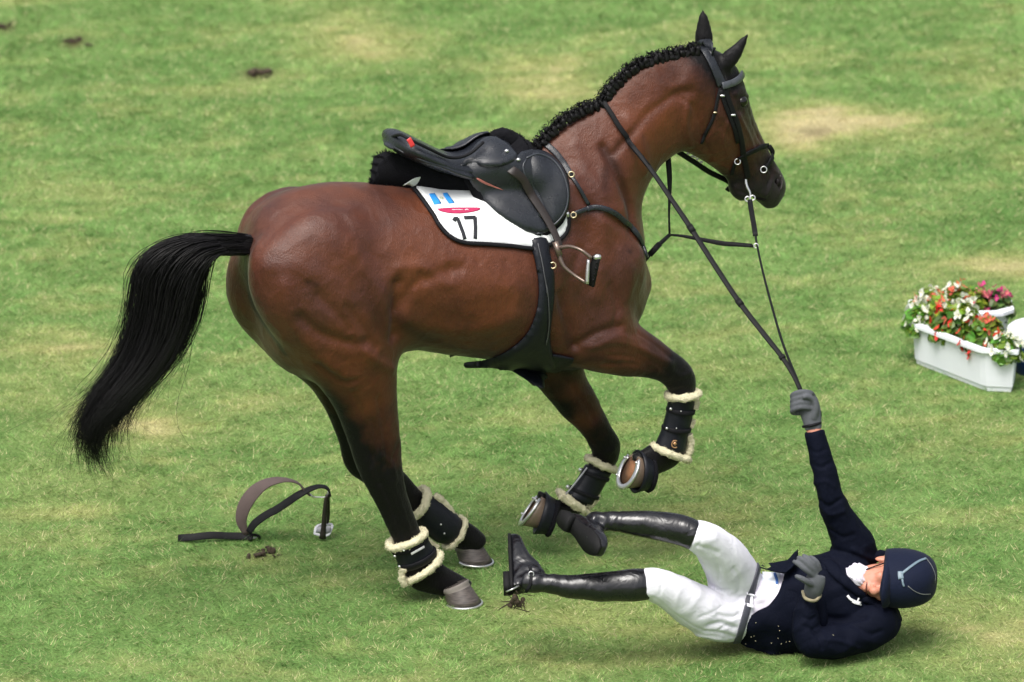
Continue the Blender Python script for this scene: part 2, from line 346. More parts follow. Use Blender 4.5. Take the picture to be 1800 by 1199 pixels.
# sculpt: grooves and ridges cut along lines on the coat
bv = tree(hm); V = getV(hm); N = getN(hm); disp = np.zeros(len(V))
def stroke(pts, amp, wd, mirror=True):
    P, _ = lay(bv, pts, 0, 4)
    if len(P) < 2: return
    for L in ([P, HP.mirror(P)] if mirror else [P]):
        d = seg_dist(V, L); disp[:] += amp * 1.05 * np.exp(-(d / (wd * 1.15)) ** 2)
HS = [
 ([(455, 440), (490, 400), (540, 370), (600, 360)], -.005, .02), ([(470, 470), (520, 470), (570, 490), (610, 530)], .006, .03), ([(610, 540), (640, 580), (660, 610)], -.006, .015), ([(560, 520), (600, 560), (620, 590)], -.007, .016), ([(640, 470), (670, 520), (680, 580)], .006, .02), ([(700, 470), (740, 470), (790, 500)], .006, .02),
 ([(1020, 440), (1000, 500), (990, 540)], -.006, .02), ([(1090, 440), (1110, 480), (1105, 520)], .006, .02), ([(1075, 500), (1085, 540), (1080, 570)], -.006, .012), ([(1120, 585), (1150, 605), (1180, 630)], -.004, .006), ([(1010, 260), (1030, 300), (1060, 340)], .005, .02), ([(1150, 120), (1170, 150), (1200, 150)], .004, .015),
 ([(1280, 215), (1272, 250), (1280, 275)], .004, .004), ([(1262, 150), (1258, 190), (1240, 240)], -.007, .009), ([(1210, 180), (1205, 220), (1215, 255)], .008, .012), ([(1316, 195), (1325, 225), (1338, 250)], -.004, .005), ([(1310, 240), (1318, 262), (1312, 285)], .002, .003), ([(1255, 190), (1275, 215), (1290, 225)], .0025, .004), ([(1060, 600), (1090, 590), (1120, 600)], .004, .006), ([(960, 660), (980, 700), (1010, 735)], .004, .01), ([(990, 665), (1020, 700), (1045, 740)], -.004, .007),
 ([(700, 500), (697, 540), (694, 590)], -.020, .022), ([(700, 545), (730, 500), (780, 480), (810, 470)], -.009, .022), ([(715, 560), (760, 575), (830, 580), (900, 560)], .008, .035),
 ([(530, 560), (560, 585), (600, 600), (640, 605)], -.013, .020), ([(500, 500), (515, 560), (560, 625), (620, 670)], .010, .030), ([(560, 640), (600, 668), (625, 668)], -.008, .013),
 ([(620, 590), (650, 625), (690, 650)], .008, .016), ([(620, 690), (640, 750), (650, 800)], -.006, .010), ([(665, 700), (675, 760), (680, 820)], -.005, .008), ([(600, 380), (640, 430), (680, 470)], -.007, .03),
 ([(985, 520), (1000, 570), (1010, 610)], -.012, .018), ([(1010, 610), (1050, 585), (1090, 575)], -.010, .014), ([(1040, 610), (1090, 600), (1140, 620), (1180, 640)], .007, .012), ([(1060, 640), (1110, 640), (1150, 650)], -.005, .007),
 ([(1060, 260), (1085, 310), (1105, 360), (1112, 400)], -.012, .016), ([(1080, 270), (1110, 235), (1140, 200), (1190, 165), (1215, 160)], -.007, .014), ([(1100, 210), (1130, 260), (1135, 300)], .008, .02),
 ([(990, 290), (1010, 340), (1050, 370), (1100, 400), (1130, 430)], -.008, .018), ([(1060, 380), (1060, 450), (1045, 520)], .008, .03), ([(930, 420), (955, 500), (965, 600)], -.008, .02),
 ([(740, 480), (770, 600)], -.004, .012), ([(790, 470), (820, 600)], -.004, .012), ([(840, 460), (870, 610)], -.004, .012), ([(890, 460), (910, 600)], -.004, .012),
 ([(638, 842), (668, 898), (688, 942)], .003, .006), ([(672, 850), (692, 898), (706, 942)], -.007, .006), ([(690, 845), (708, 895), (722, 935)], .003, .005), ([(650, 790), (662, 820), (668, 850)], -.006, .008), ([(672, 800), (690, 820), (696, 845)], .005, .008), ([(655, 740), (662, 780), (652, 820)], -.006, .008), ([(700, 780), (690, 810), (680, 830)], -.004, .006), ([(1180, 650), (1196, 662), (1215, 655)], .004, .008), ([(1176, 690), (1198, 684), (1220, 684)], -.004, .006), ([(1050, 780), (1062, 795), (1080, 790)], .004, .008), ([(1120, 620), (1150, 636), (1175, 655)], -.005, .006), ([(1070, 625), (1110, 628), (1140, 640)], -.005, .008),
 ([(1195, 172), (1220, 190), (1235, 240), (1250, 280)], -.006, .009), ([(1300, 205), (1315, 235), (1325, 262)], .006, .007), ([(1268, 225), (1290, 250), (1300, 285)], -.004, .010), ([(1292, 165), (1300, 158), (1312, 160)], .007, .006), ([(1296, 192), (1306, 196)], -.004, .005),
 ([(1276, 125), (1285, 150)], -.006, .010), ([(1318, 338), (1332, 346), (1345, 352)], -.006, .003), ([(1322, 346), (1325, 352)], -.012, .005), ([(1294, 168), (1304, 165), (1314, 169)], .007, .004), ([(1350, 300), (1356, 314), (1354, 330), (1346, 345)], .004, .004), ([(1330, 285), (1340, 310), (1340, 335)], -.004, .006), ([(1296, 184), (1305, 188), (1314, 186)], -.005, .003), ([(1296, 336), (1310, 340), (1320, 338)], -.006, .003), ([(1350, 290), (1355, 310), (1350, 325)], -.004, .008), ([(1361, 300), (1372, 308), (1376, 322)], .004, .004),
 ([(1230, 262), (1262, 287), (1285, 300)], .003, .006)]
for h_ in HS: stroke(*h_)
for (px, py, amp, wd) in [(1366, 320, -.016, .008), (1370, 330, -.010, .006), (545, 497, -.002, .02), (1368, 316, -.005, .004)]:
    q = hit(bv, px, py)
    if q: disp += amp * np.exp(-(np.linalg.norm(V - q[0], axis=1) / wd) ** 2)
disp += vnoise(V, 9) * .0025 * fine + vnoise(V, 26, 2) * .0009
rid = 1 - np.abs(vnoise(V * np.array([1, 1, .7]), 13, 9)) * 2.2; disp += np.clip(rid, 0, 1) ** 6 * .0018
setV(hm, V + N * disp[:, None]); relax(hm, 2, None, taubin=False)
V = getV(hm)
# the bay coat: black points, warm flanks brightened with painted highlights
keys = []
def kk(L, vals, plane=HP):
    for s, v in zip(L, vals): keys.append((*plane((s[0] + s[2]) / 2, (s[1] + s[3]) / 2, s[5]), *v))
kk(torso, [(.25, 0, 0)] + [(0, 0, 0)] * 4 + [(0, .65, 0)] * 5 + [(0, .15, 0)] * 5); kk(neck, [(0, 0, 0), (0, 0, 0), (0, .1, 0), (0, .2, 0), (0, .3, 0), (0, .35, 0), (0, .35, 0), (.0, .3, 0), (.15, .2, 0)])
kk(head, [(.3, .1, 0), (.5, .1, 0), (.3, .2, 0), (.15, .3, 0), (.15, .4, 0), (.15, .45, 0), (.3, .4, 0), (.5, .3, 0), (.7, .1, .1), (.92, 0, .2), (.97, 0, .35), (.97, 0, .4), (1, 0, .4)], HD); kk(chin, [(.8, 0, .1), (.95, 0, .2), (1, 0, .3)], HD)
kk(nhind, [(0, .15, 0)] * 4 + [(0, .35, 0)] * 2 + [(.10, .5, 0), (.45, .25, 0), (.82, 0, 0)] + [(1, 0, 0)] * 9); kk(fhind, [(.2, 0, 0), (.2, .1, 0), (.1, .2, 0), (.2, .2, 0), (.4, .1, 0), (.6, 0, 0), (.75, 0, 0), (.9, 0, 0)] + [(1, 0, 0)] * 10)
kk(nfore, [(0, 0, 0)] * 3 + [(.0, .2, 0), (.1, .3, 0), (.5, .1, 0), (.85, 0, 0)] + [(1, 0, 0)] * 9); kk(ffore, [(.3, 0, 0), (.4, 0, 0), (.2, .2, 0), (.1, .4, 0), (.3, .3, 0), (.75, 0, 0)] + [(1, 0, 0)] * 8)
for px, py, v in [(900, 632, (.55, 0, 0)), (960, 650, (.95, 0, 0)), (1010, 645, (.9, 0, 0)), (1270, 118, (1, 0, 0)), (1290, 95, (1, 0, 0)), (1316, 60, (1, 0, 0)), (1236, 75, (1, 0, 0)), (1236, 45, (1, 0, 0)), (1235, 20, (1, 0, 0))]: keys.append((*(HD if px > 1200 else HP)(px, py, 0), *v))
for px, py, v, lat in [(580, 712, .9, .13), (606, 752, 1, .13), (622, 790, 1, .13), (690, 745, .15, .16), (696, 790, .55, .16), (1110, 655, .5, .15), (1140, 655, .9, .15), (1150, 610, .5, .15), (1180, 640, 1, .15), (960, 690, .7, -.1), (985, 720, .9, -.1), (1030, 700, .4, -.1)]: keys.append((*HP(px, py, lat), v, 0, 0))
for px, py, v in [(1320, 200, .6), (1328, 225, .4), (1312, 150, .9), (1322, 180, .8), (1300, 185, .6), (1298, 165, .7), (1340, 250, .45), (1352, 285, .8)]: keys.append((*HD(px, py, .03), v, 0, 0))
for px, py, lat in ((1290, 95, .06), (1316, 60, .07), (1236, 45, -.06), (1235, 20, -.07), (1272, 118, .05)): keys.append((*HD(px, py, lat), 1, 0, 0))
keys = np.array(keys); C = []
for c_ in np.array_split(V, 24):
    d = np.linalg.norm(c_[:, None] - keys[None, :, :3], axis=2); k_ = 1 / (d ** 5 + 1e-7); C.append((k_ @ keys[:, 3:]) / k_.sum(1, keepdims=True))
C = np.concatenate(C)
nn = vnoise(V, 14, 5) * .12 + vnoise(V, 60, 6) * .10
bk = np.clip((C[:, 0] + nn * (C[:, 0] > .03)) * 1.15, 0, 1)
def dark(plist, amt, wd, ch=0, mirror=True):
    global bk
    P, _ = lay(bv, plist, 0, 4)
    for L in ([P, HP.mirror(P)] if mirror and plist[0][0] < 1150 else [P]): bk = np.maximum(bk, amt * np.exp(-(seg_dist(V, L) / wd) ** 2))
# soaked hair, plus shade painted into the belly, elbow and groove colour
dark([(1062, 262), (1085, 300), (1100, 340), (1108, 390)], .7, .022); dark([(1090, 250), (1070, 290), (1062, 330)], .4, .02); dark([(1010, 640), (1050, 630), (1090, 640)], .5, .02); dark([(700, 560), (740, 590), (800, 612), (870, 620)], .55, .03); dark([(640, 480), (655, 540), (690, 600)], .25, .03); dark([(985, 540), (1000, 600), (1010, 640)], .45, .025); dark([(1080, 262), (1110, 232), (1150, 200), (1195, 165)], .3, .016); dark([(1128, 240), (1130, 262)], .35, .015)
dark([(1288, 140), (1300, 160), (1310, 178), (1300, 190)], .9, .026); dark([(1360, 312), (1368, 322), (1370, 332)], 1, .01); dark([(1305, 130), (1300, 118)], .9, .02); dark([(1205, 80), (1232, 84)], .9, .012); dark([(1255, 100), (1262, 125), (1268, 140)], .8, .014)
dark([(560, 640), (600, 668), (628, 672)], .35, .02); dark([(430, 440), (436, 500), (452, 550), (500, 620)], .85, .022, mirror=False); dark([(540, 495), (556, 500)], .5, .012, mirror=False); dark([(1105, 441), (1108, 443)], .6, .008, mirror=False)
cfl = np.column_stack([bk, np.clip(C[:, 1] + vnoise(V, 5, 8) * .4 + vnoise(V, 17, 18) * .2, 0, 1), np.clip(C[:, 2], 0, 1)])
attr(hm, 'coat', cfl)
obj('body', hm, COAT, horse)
HB = tree(hm)
# ================================================================ hooves, eye, mane, tail
HOOF = NT('hoof_horn'); hv = HOOF.noise(1, HOOF.co((30, 30, 200)), detail=3)
HOOF.set(Base_Color=HOOF.mix(HOOF.ramp(hv, [(.35, 0.), (.65, 1.)]), (.040, .033, .030), (.095, .078, .07)), Roughness=.45); HOOF.bump(hv, .0004); HOOF = HOOF.m
CORO = simple('coronet_skin', (.17, .15, .135), .6); STEEL = simple('worn_steel', (.62, .62, .62), .28, .15, 60, .0003, Metallic=.9)
SOLE = simple('hoof_sole', (.22, .1, .045), .8, .5, 40, .003); HAIR = NT('black_hair')
HAIR.set(Base_Color=HAIR.mix(HAIR.noise(12), (.0025, .0025, .003), (.008, .007, .008)), Roughness=.5, Specular_IOR_Level=.22); HAIR = HAIR.m
HOOF2 = simple('pale_hoof_horn', (.17, .125, .09), .5, .5, 22, .0006)
def hoof(C, toe, nrm, L, Wd, H, K, mat=HOOF):
    """sole centre, toe direction, direction the sole faces, sizes, coronet centre"""
    toe = np.array(toe, float); nrm = np.array(nrm, float); nrm /= np.linalg.norm(nrm); toe -= nrm * (toe @ nrm); toe /= np.linalg.norm(toe); b = np.cross(nrm, toe)
    th = np.linspace(0, 2 * math.pi, 32, endpoint=False)
    x = np.where(np.cos(th) > 0, np.cos(th) * .55, np.cos(th) * .42); x = np.where(np.abs(th - math.pi) < .35, x + .07, x); y = np.sin(th) * (.5 + .04 * np.cos(th))
    sole = lambda k, h: C + nrm * h + np.outer(x * L * k, toe) + np.outer(y * Wd * k, b)
    cor = lambda k, h=0: K - toe * .012 + nrm * h - np.outer(x * L * .32 * k, nrm) + np.outer(x * L * .70 * k, toe) + np.outer(y * Wd * .74 * k, b)
    s0, c0 = sole(1, 0), cor(1)
    body = [sole(.7, -.012), sole(.86, -.003), sole(.97, 0), s0] + [s0 * (1 - t) + c0 * t for t in (.25, .5, .75, .92)] + [cor(1.0), cor(.9, -.008)]
    hf = obj('hoof', rings(body), mat, horse)
    obj('sole', rings([sole(.845, -.002), sole(.6, -.009), sole(.3, -.006)], cap=True), SOLE, hf)
    obj('coronet', rings([c0 * .86 + s0 * .14, cor(1.045, .004), cor(1.05, -.006), cor(.97, -.012)], cap=False), CORO, hf)
    sh = th[(th < 2.55) | (th > 2 * math.pi - 2.55)]; sh = np.sort(np.where(sh > math.pi, sh - 2 * math.pi, sh))
    sx = np.where(np.cos(sh) > 0, np.cos(sh) * .55, np.cos(sh) * .42) * L * .93; sy = np.sin(sh) * (.5 + .04 * np.cos(sh)) * Wd * .93
    P = C + nrm * .004 + np.outer(sx, toe) + np.outer(sy, b)
    obj('horseshoe', join(strap(P, nrm, .021, .009, 3), *[ball(P[i] + nrm * .008, .005, 8, 6) for i in (1, len(P) - 2, 7)]), STEEL, hf)
    return P
gx = G(812, 1058, .006); hoof(gx, (.85, -.42, 0), (.05, .02, -1), .135, .118, .07, gx + np.array([-.016, .012, .050]))
g2 = HP(832, 984, -.14); hoof(g2, (.95, -.25, -.06), (-.06, .02, -1), .132, .116, .07, g2 + np.array([-.016, .010, .052]))
nrm1 = -.86 * RT + .36 * UP - .5 * FW; c1 = HP(1107, 824, .16); hoof(c1, -.41 * RT - .91 * UP, nrm1, .142, .128, .08, c1 - nrm1 / np.linalg.norm(nrm1) * .066 + UP * .004, HOOF2)
nrm2 = -.80 * RT + .55 * UP - .15 * FW; c2 = HP(936, 893, -.13); hoof(c2, -.6 * RT - .8 * UP, nrm2, .142, .125, .08, c2 - nrm2 / np.linalg.norm(nrm2) * .066 + UP * .006, HOOF2)
EYE = simple('eye_gloss', (.004, .0025, .002), .08, .2, 40, 0)
q = hit(HB, 1307, 178); ec = q[0] - q[1] * .0118
ey = obj('eye', ball(ec, (.026, .024, .022), 20, 14), EYE, horse)
obj('eye', (HD.mirror(ball(ec, (.021, .021, .018), 20, 14)[0]), ball(ec, .02, 20, 14)[1]), EYE, horse)
NOS = simple('nostril_dark', (.006, .004, .004), .6, spec=.2); GREYS = simple('muzzle_skin', (.035, .028, .028), .45)
for nx_ in (0, 1):
    q2 = hit(HB, 1367, 321); c_ = q2[0] - q2[1] * .002; g_ = ball(c_, (.010, .012, .017), 16, 12, basis(HD.h, HD.n)); g_ = g_ if nx_ == 0 else (HD.mirror(g_[0]), g_[1]); obj('nostril', g_, NOS, horse)
P_, N_ = lay(HB, [(1318, 342), (1326, 347), (1336, 350), (1347, 351)], .0005, 3)
if len(P_) > 3: obj('mouth', tube(P_, .0035, n=8), NOS, horse)
P_, N_ = lay(HB, [(1371, 308), (1375, 320), (1372, 335)], .000, 3)
if len(P_) > 3: obj('nostril_rim', tube(P_, .0035, n=8), GREYS, horse)
# plaited mane: a ridge of tight plaits along the crest
cp = [(918, 262), (945, 247), (965, 224), (1000, 198), (1030, 184), (1056, 176), (1062, 160), (1085, 136), (1112, 112), (1150, 98), (1190, 88), (1226, 80)]
C_ = cr(np.array([HP(x, y, .0) for x, y in cp]), 6); cum = np.concatenate([[0], np.cumsum(np.linalg.norm(np.diff(C_, axis=0), axis=1))])
parts_, nb = [], 38; rr = random.Random(3)
parts_.append(tube(C_ - np.array([0, 0, .008]) + HP.n * .004, [.010 + .003 * math.sin(i * .4) for i in range(len(C_))], n=14, r2=.012))
for i in range(nb):
    s_ = cum[-1] * (i + .5) / nb; p = np.array([np.interp(s_, cum, C_[:, k]) for k in range(3)]); p2 = np.array([np.interp(s_ + .01, cum, C_[:, k]) for k in range(3)]); t_ = (p2 - p) / (np.linalg.norm(p2 - p) + 1e-9)
    up = np.cross(HP.n, t_); up = up if up[2] > 0 else -up
    base = p + up * rr.uniform(.000, .007) + HP.n * .010
    B_ = np.column_stack([t_, HP.n, up])
    base = base - up * .003
    parts_.append(ball(base, (.010 + rr.uniform(-.002, .004), .010, .010 + rr.uniform(-.003, .005)), 16, 12, B_))
    parts_.append(ball(base + HP.n * .012 - up * .014, (.011, .008, .018), 14, 10, B_))
    for k in range(70):                                   # loose hairs of the plait
        a = p + t_ * rr.uniform(-.025, .025) + HP.n * rr.uniform(-.012, .026) + up * rr.uniform(-.012, .014); d = up * rr.uniform(.2, 1) + HP.n * rr.uniform(-.3, .8) - t_ * rr.uniform(-.5, .9); L_ = rr.uniform(.006, .024)
        parts_.append(tube([a, a + d * L_ * .6, a + d * L_ * .9 - np.array([0, 0, L_ * .4])], [.0013, .001, .0003], n=3))
mg = join(*parts_); mv, mf = mg; m_ = mesh(mv, mf); Vm = getV(m_); Nm = getN(m_)
Vm += Nm * (np.array([abs(math.sin(v[0] * 260 + v[2] * 190)) for v in Vm]) * .0015 + vnoise(Vm, 70, 1) * .006)[:, None]; setV(m_, Vm)
obj('mane', m_, HAIR, horse)
# tail
def strands(guides, n, seed, r0=.0011, seg=18, wob=.012, thick=.05, fl=.02, s0=0.0):
    """guides: lists of 3D points for the left and the right edge of a falling lock; strands fill the space between"""
    rg = np.random.default_rng(seed); A = cr(guides[0], 5); B = cr(guides[1], 5); u = np.linspace(0, 1, seg)
    res = lambda L: np.column_stack([np.interp(u, np.linspace(0, 1, len(L)), L[:, k]) for k in range(3)])
    A, B = res(A), res(B); Vs, Fs, base = [], [], 0; tri = np.array([0, 2.09, 4.18])
    ncl = 46; cx, cz, cph = rg.random(ncl), rg.normal(0, .5, ncl), rg.random(ncl) * 6.28
    for i in range(n):
        k = rg.integers(ncl); q = u[:, None]; mixc = (q ** 1.1) * .80
        s = np.clip(rg.random() * (1 - mixc) + (cx[k] + rg.normal(0, .045)) * mixc, 0, 1)
        end = (.50 + .50 * rg.random() ** .55) * (1 - .16 * abs(math.sin(k * 2.3))); uu = u * end
        lerp = lambda L, t: np.column_stack([np.interp(t, u, L[:, j]) for j in range(3)])
        P = lerp(A, uu) * (1 - s) + lerp(B, uu) * s
        zt = (rg.normal(0, .5) * (1 - mixc) + cz[k] * mixc) * thick * np.sin(np.clip(uu, 0, 1) * 2.2 + .5)[:, None]
        w1 = np.sin(uu * 7 + cph[k]) * wob * uu + np.sin(uu * 13 + rg.random() * 6) * wob * .3 * uu
        out = (rg.normal(0, 1) * fl * (3.0 if rg.random() < .06 else .7) + cz[k] * .09) * uu ** 3.5
        P = P + (-HP.n) * zt + RT * (w1 + out)[:, None] + UP * (rg.normal(0, 1) * fl * .5 * uu ** 3)[:, None]
        r = r0 * (1 - .86 * u) * rg.uniform(.7, 1.3)
        T = np.gradient(P, axis=0); T /= np.linalg.norm(T, axis=1, keepdims=True) + 1e-9; a = np.cross(T, FW); a /= np.linalg.norm(a, axis=1, keepdims=True) + 1e-9; b = np.cross(T, a)
        R = P[:, None] + r[:, None, None] * (np.cos(tri)[None, :, None] * a[:, None] + np.sin(tri)[None, :, None] * b[:, None])
        Vs.append(R.reshape(-1, 3)); ii = np.arange(seg - 1)[:, None] * 3 + np.arange(3)[None]; jj = np.arange(seg - 1)[:, None] * 3 + (np.arange(3)[None] + 1) % 3
        Fs.append(np.stack([ii, jj, jj + 3, ii + 3], -1).reshape(-1, 4) + base); base += seg * 3
    return np.concatenate(Vs), np.concatenate(Fs)
def T3(L, lat=0.0): return np.array([HP(x, y, lat + (z[0] if z else 0)) for x, y, *z in L])
dock = tube(T3([(500, 420), (480, 426), (462, 428), (440, 430), (420, 432), (398, 432), (372, 430), (340, 432), (305, 446)]), [.03, .032, .034, .036, .037, .035, .036, .034, .02], n=18, sub=3, r2=.036)
dv, df = dock; dm_ = mesh(dv, df); Vm = getV(dm_); Vm += getN(dm_) * (vnoise(Vm, 45, 3) * .005)[:, None]; setV(dm_, Vm); setv = (Vm, [list(p.vertices) for p in dm_.polygons])
gl = T3([(372, 415), (325, 417), (275, 434), (236, 472), (224, 545), (198, 625), (150, 690), (118, 745), (112, 800), (135, 862)])
gr = T3([(392, 440), (372, 448), (362, 478), (357, 530), (344, 580), (310, 640), (262, 690), (224, 740), (212, 790), (232, 838)])
gm = T3([(350, 425), (310, 440), (285, 470), (285, 540), (265, 620), (225, 690), (175, 750), (150, 800)])
S1 = strands((gl, gr), 3400, 1, r0=.0019, thick=.07, fl=.032, wob=.018); S2 = strands((gl * .8 + gr * .2, gr * .8 + gl * .2), 1500, 2, r0=.0019, thick=.11, fl=.012)
S3 = strands((gl + RT * -.02, gr + RT * .02), 620, 3, r0=.0015, fl=.13, wob=.05)
topn = strands((T3([(445, 415), (380, 408), (335, 412), (300, 425), (270, 445)]), T3([(445, 442), (395, 447), (370, 450), (358, 470), (352, 500)])), 500, 4, r0=.0016, thick=.06, wob=.002, fl=.006)
tv = np.concatenate([setv[0], S1[0], S2[0], S3[0], topn[0]]); o1 = len(setv[0]); tf = setv[1] + (S1[1] + o1).tolist() + (S2[1] + o1 + len(S1[0])).tolist() + (S3[1] + o1 + len(S1[0]) + len(S2[0])).tolist() + (topn[1] + o1 + len(S1[0]) + len(S2[0]) + len(S3[0])).tolist()
core = tube(T3([(330, 440), (295, 470), (290, 540), (268, 610), (228, 685), (185, 745)]), [.02, .075, .085, .08, .055, .02], n=16, sub=4, r2=[.02, .04, .045, .04, .03, .01], N0=-FW)
tv2, tf2 = core; tf += [[i + len(tv) for i in f] for f in tf2]; tv = np.concatenate([tv, tv2])
obj('tail', (tv, tf), HAIR, horse)

# ================================================================ leather, cloth, fleece
LEATHER = NT('black_leather'); LEATHER.set(Base_Color=LEATHER.mix(LEATHER.noise(9, detail=6), (.006, .007, .010), (.018, .021, .028)), Roughness=LEATHER.ramp(LEATHER.noise(14, detail=5), [(.3, .17), (.7, .38)]), Specular_IOR_Level=.5)
LEATHER.bump(LEATHER.math('ADD', LEATHER.noise(420, detail=2), LEATHER.math('MULTIPLY', LEATHER.noise(26, detail=5), 1.2)), .0011); LEATHER = LEATHER.m
WORN = simple('dark_brown_leather', (.014, .0085, .007), .5, .4, 18, .0008); SUEDE = simple('grey_brown_suede', (.085, .06, .056), .85, .25, 14, .0008)
FUZZ = simple('black_sheepskin', (.004, .004, .006), .95, .4, 60, .006, 260, .2); FLEECE = simple('cream_fleece', (.62, .58, .40), .95, .22, 45, .005, 220, .2)
WHITE = simple('white_cotton', (.74, .76, .76), .85, .05, 12, .0012, 90, .2); PIPE = simple('black_binding', (.006, .006, .008), .7, spec=.2)
NAVYSHELL = simple('boot_shell', (.006, .007, .011), .45, .3, 20, .0012, 70, .28)
BLUE = simple('flag_blue', (.03, .30, .80), .7, .08); RED = simple('maroon_print', (.42, .02, .09), .7, .2); PINK = simple('pale_print', (.75, .5, .55), .8, .1); RUBBER = simple('black_rubber', (.006, .006, .0065), .7, spec=.2); BRASS = simple('pale_brass', (.55, .45, .28), .3, .1, 50, 0, Metallic=.8)
def inpoly(P, Q):
    x, y = P[:, 0], P[:, 1]; c = np.zeros(len(P), bool); j = len(Q) - 1
    for i in range(len(Q)):
        xi, yi, xj, yj = *Q[i], *Q[j]; c ^= ((yi > y) != (yj > y)) & (x < (xj - xi) * (y - yi) / (yj - yi + 1e-12) + xi); j = i
    return c
def patch(poly, bvh, off, thick, step=4.0, pillow=0.0, edge=8.0, smooth_poly=True, fall=None, lay_smooth=6):
    """a sheet cut to an outline and laid on a body, with real thickness"""
    Q = cr(np.array(poly + [poly[0]], float), 5)[:-1] if smooth_poly else np.array(poly, float)
    x0, y0 = Q.min(0) - step; x1, y1 = Q.max(0) + step; nx, ny = int((x1 - x0) / step) + 2, int((y1 - y0) / step) + 2
    gx, gy = np.meshgrid(x0 + np.arange(nx) * step, y0 + np.arange(ny) * step); P = np.column_stack([gx.ravel(), gy.ravel()])
    cen = P.reshape(ny, nx, 2)[:-1, :-1] + step / 2; keep = inpoly(cen.reshape(-1, 2), Q).reshape(ny - 1, nx - 1)
    ids = np.arange(nx * ny).reshape(ny, nx); F = [[ids[j, i], ids[j, i + 1], ids[j + 1, i + 1], ids[j + 1, i]] for j in range(ny - 1) for i in range(nx - 1) if keep[j, i]]
    used = sorted({k for f in F for k in f}); mp = {k: n for n, k in enumerate(used)}; P = P[used]; F = [[mp[k] for k in f] for f in F]
    Qc = np.vstack([Q, Q[:1]]); seg = np.concatenate([np.linspace(a, b, 6)[:-1] for a, b in zip(Qc[:-1], Qc[1:])])
    dd = np.linalg.norm(P[:, None] - seg[None], axis=2); nearest = dd.argmin(1); dmin = dd.min(1); ins = inpoly(P, Q)
    cnt = {}
    for f in F:
        for a, b in zip(f, f[1:] + f[:1]): cnt[frozenset((a, b))] = cnt.get(frozenset((a, b)), 0) + 1
    bnd = {k for e, c in cnt.items() if c == 1 for k in e}
    for k in bnd: P[k] = seg[nearest[k]]; dmin[k] = 0
    S, N, bad = [], [], []
    for k, p in enumerate(P):
        h = hit(bvh, p[0], p[1])
        if h is None: bad.append(k); S.append(np.full(3, np.nan)); N.append(np.zeros(3))
        else: S.append(h[0]); N.append(h[1])
    S, N = np.array(S), np.array(N)
    if bad:
        good = np.setdiff1d(np.arange(len(P)), bad)
        for k in bad:
            g = good[np.argmin(np.linalg.norm(P[good] - P[k], axis=1))]; dpt = (S[g] - CAM) @ FW; r_ = ray(*P[k]); S[k] = CAM + r_ * dpt / (r_ @ FW); N[k] = N[g]
    dep = (S - CAM) @ FW; E = np.array([list(e) for e in cnt]); n = len(P); i = np.concatenate([E[:, 0], E[:, 1]]); j = np.concatenate([E[:, 1], E[:, 0]]); deg = np.maximum(np.bincount(i, minlength=n), 1)
    for _ in range(lay_smooth):
        dep = dep * .4 + .6 * np.bincount(i, dep[j], minlength=n) / deg; N = N * .4 + .6 * np.column_stack([np.bincount(i, N[j, c], minlength=n) for c in range(3)]) / deg[:, None]
    N /= np.linalg.norm(N, axis=1, keepdims=True) + 1e-9
    rd = np.array([ray(*p) for p in P]); S = CAM + rd * (dep / (rd @ FW))[:, None]
    pil = pillow * (1 - np.exp(-dmin / edge)); rim = np.where(dmin < step * .6, .25, 1.0)
    out = S + N * (off + thick * rim + pil)[:, None]; inn = S + N * (off - .001)
    Vv = np.vstack([out, inn]); FF = [list(f) for f in F] + [[k + n for k in f[::-1]] for f in F]
    for f in F:
        for a, b in zip(f, f[1:] + f[:1]):
            if cnt[frozenset((a, b))] == 1: FF.append([b, a, a + n, b + n])
    return Vv, FF
def both(g): V, F = g; n = len(V); return np.vstack([V, HP.mirror(V)]), [list(f) for f in F] + [[i + n for i in f[::-1]] for f in F]
def mirr(g): return HP.mirror(g[0]), [f[::-1] for f in g[1]]
def rough(g, amp, sc, seed=0, sub=0):                      # break a smooth surface up into wool
    m = mesh(*g); V = getV(m); V += getN(m) * (vnoise(V, sc, seed) * amp + vnoise(V, sc * 2.7, seed + 3) * amp * .5)[:, None]; setV(m, V); return m
def fuzz(m, n, L, w=.0012, seed=0):                       # short fibres standing on a woolly surface
    V, N = getV(m), getN(m); r = np.random.default_rng(seed); k = r.integers(0, len(V), n); p = V[k] + r.normal(0, .002, (n, 3)); d = N[k] + r.normal(0, .45, (n, 3)); d /= np.linalg.norm(d, axis=1, keepdims=True); b = np.cross(d, r.normal(0, 1, (n, 3))); b /= np.linalg.norm(b, axis=1, keepdims=True) + 1e-9
    ln = L * r.uniform(.4, 1.2, (n, 1)); T_ = np.stack([p - b * w, p + b * w, p + d * ln], 1).reshape(-1, 3)
    return join((V, [tuple(q.vertices) for q in m.polygons]), (T_, [[3 * i, 3 * i + 1, 3 * i + 2] for i in range(n)]))
def shell(xs, base, th0, th1, thick, n=26):                # a saddle-shaped sheet lying across the back
    Ro, Ri = [], []
    for (x, y), a0, a1, tk in zip(xs, th0, th1, thick):
        c = HP(x, y + 95); ro, ri = [], []
        for k in range(n):
            u = k / (n - 1); a = math.radians(-a1 + (a0 + a1) * u); d = np.array([0, 0, 1]) * math.cos(a) + HP.n * math.sin(a)
            h, nn, i_, ds = HB.ray_cast(Vector(c), Vector(d), 1.0); h = np.array(h) if h is not None else c + d * .25
            e = min(u, 1 - u) * 2; ro.append(h + d * (base + tk * min(1, .35 + 3.2 * e) ** .6)); ri.append(h + d * base * .5)
        Ro.append(ro + ri[::-1])
    return rings(np.array(Ro))
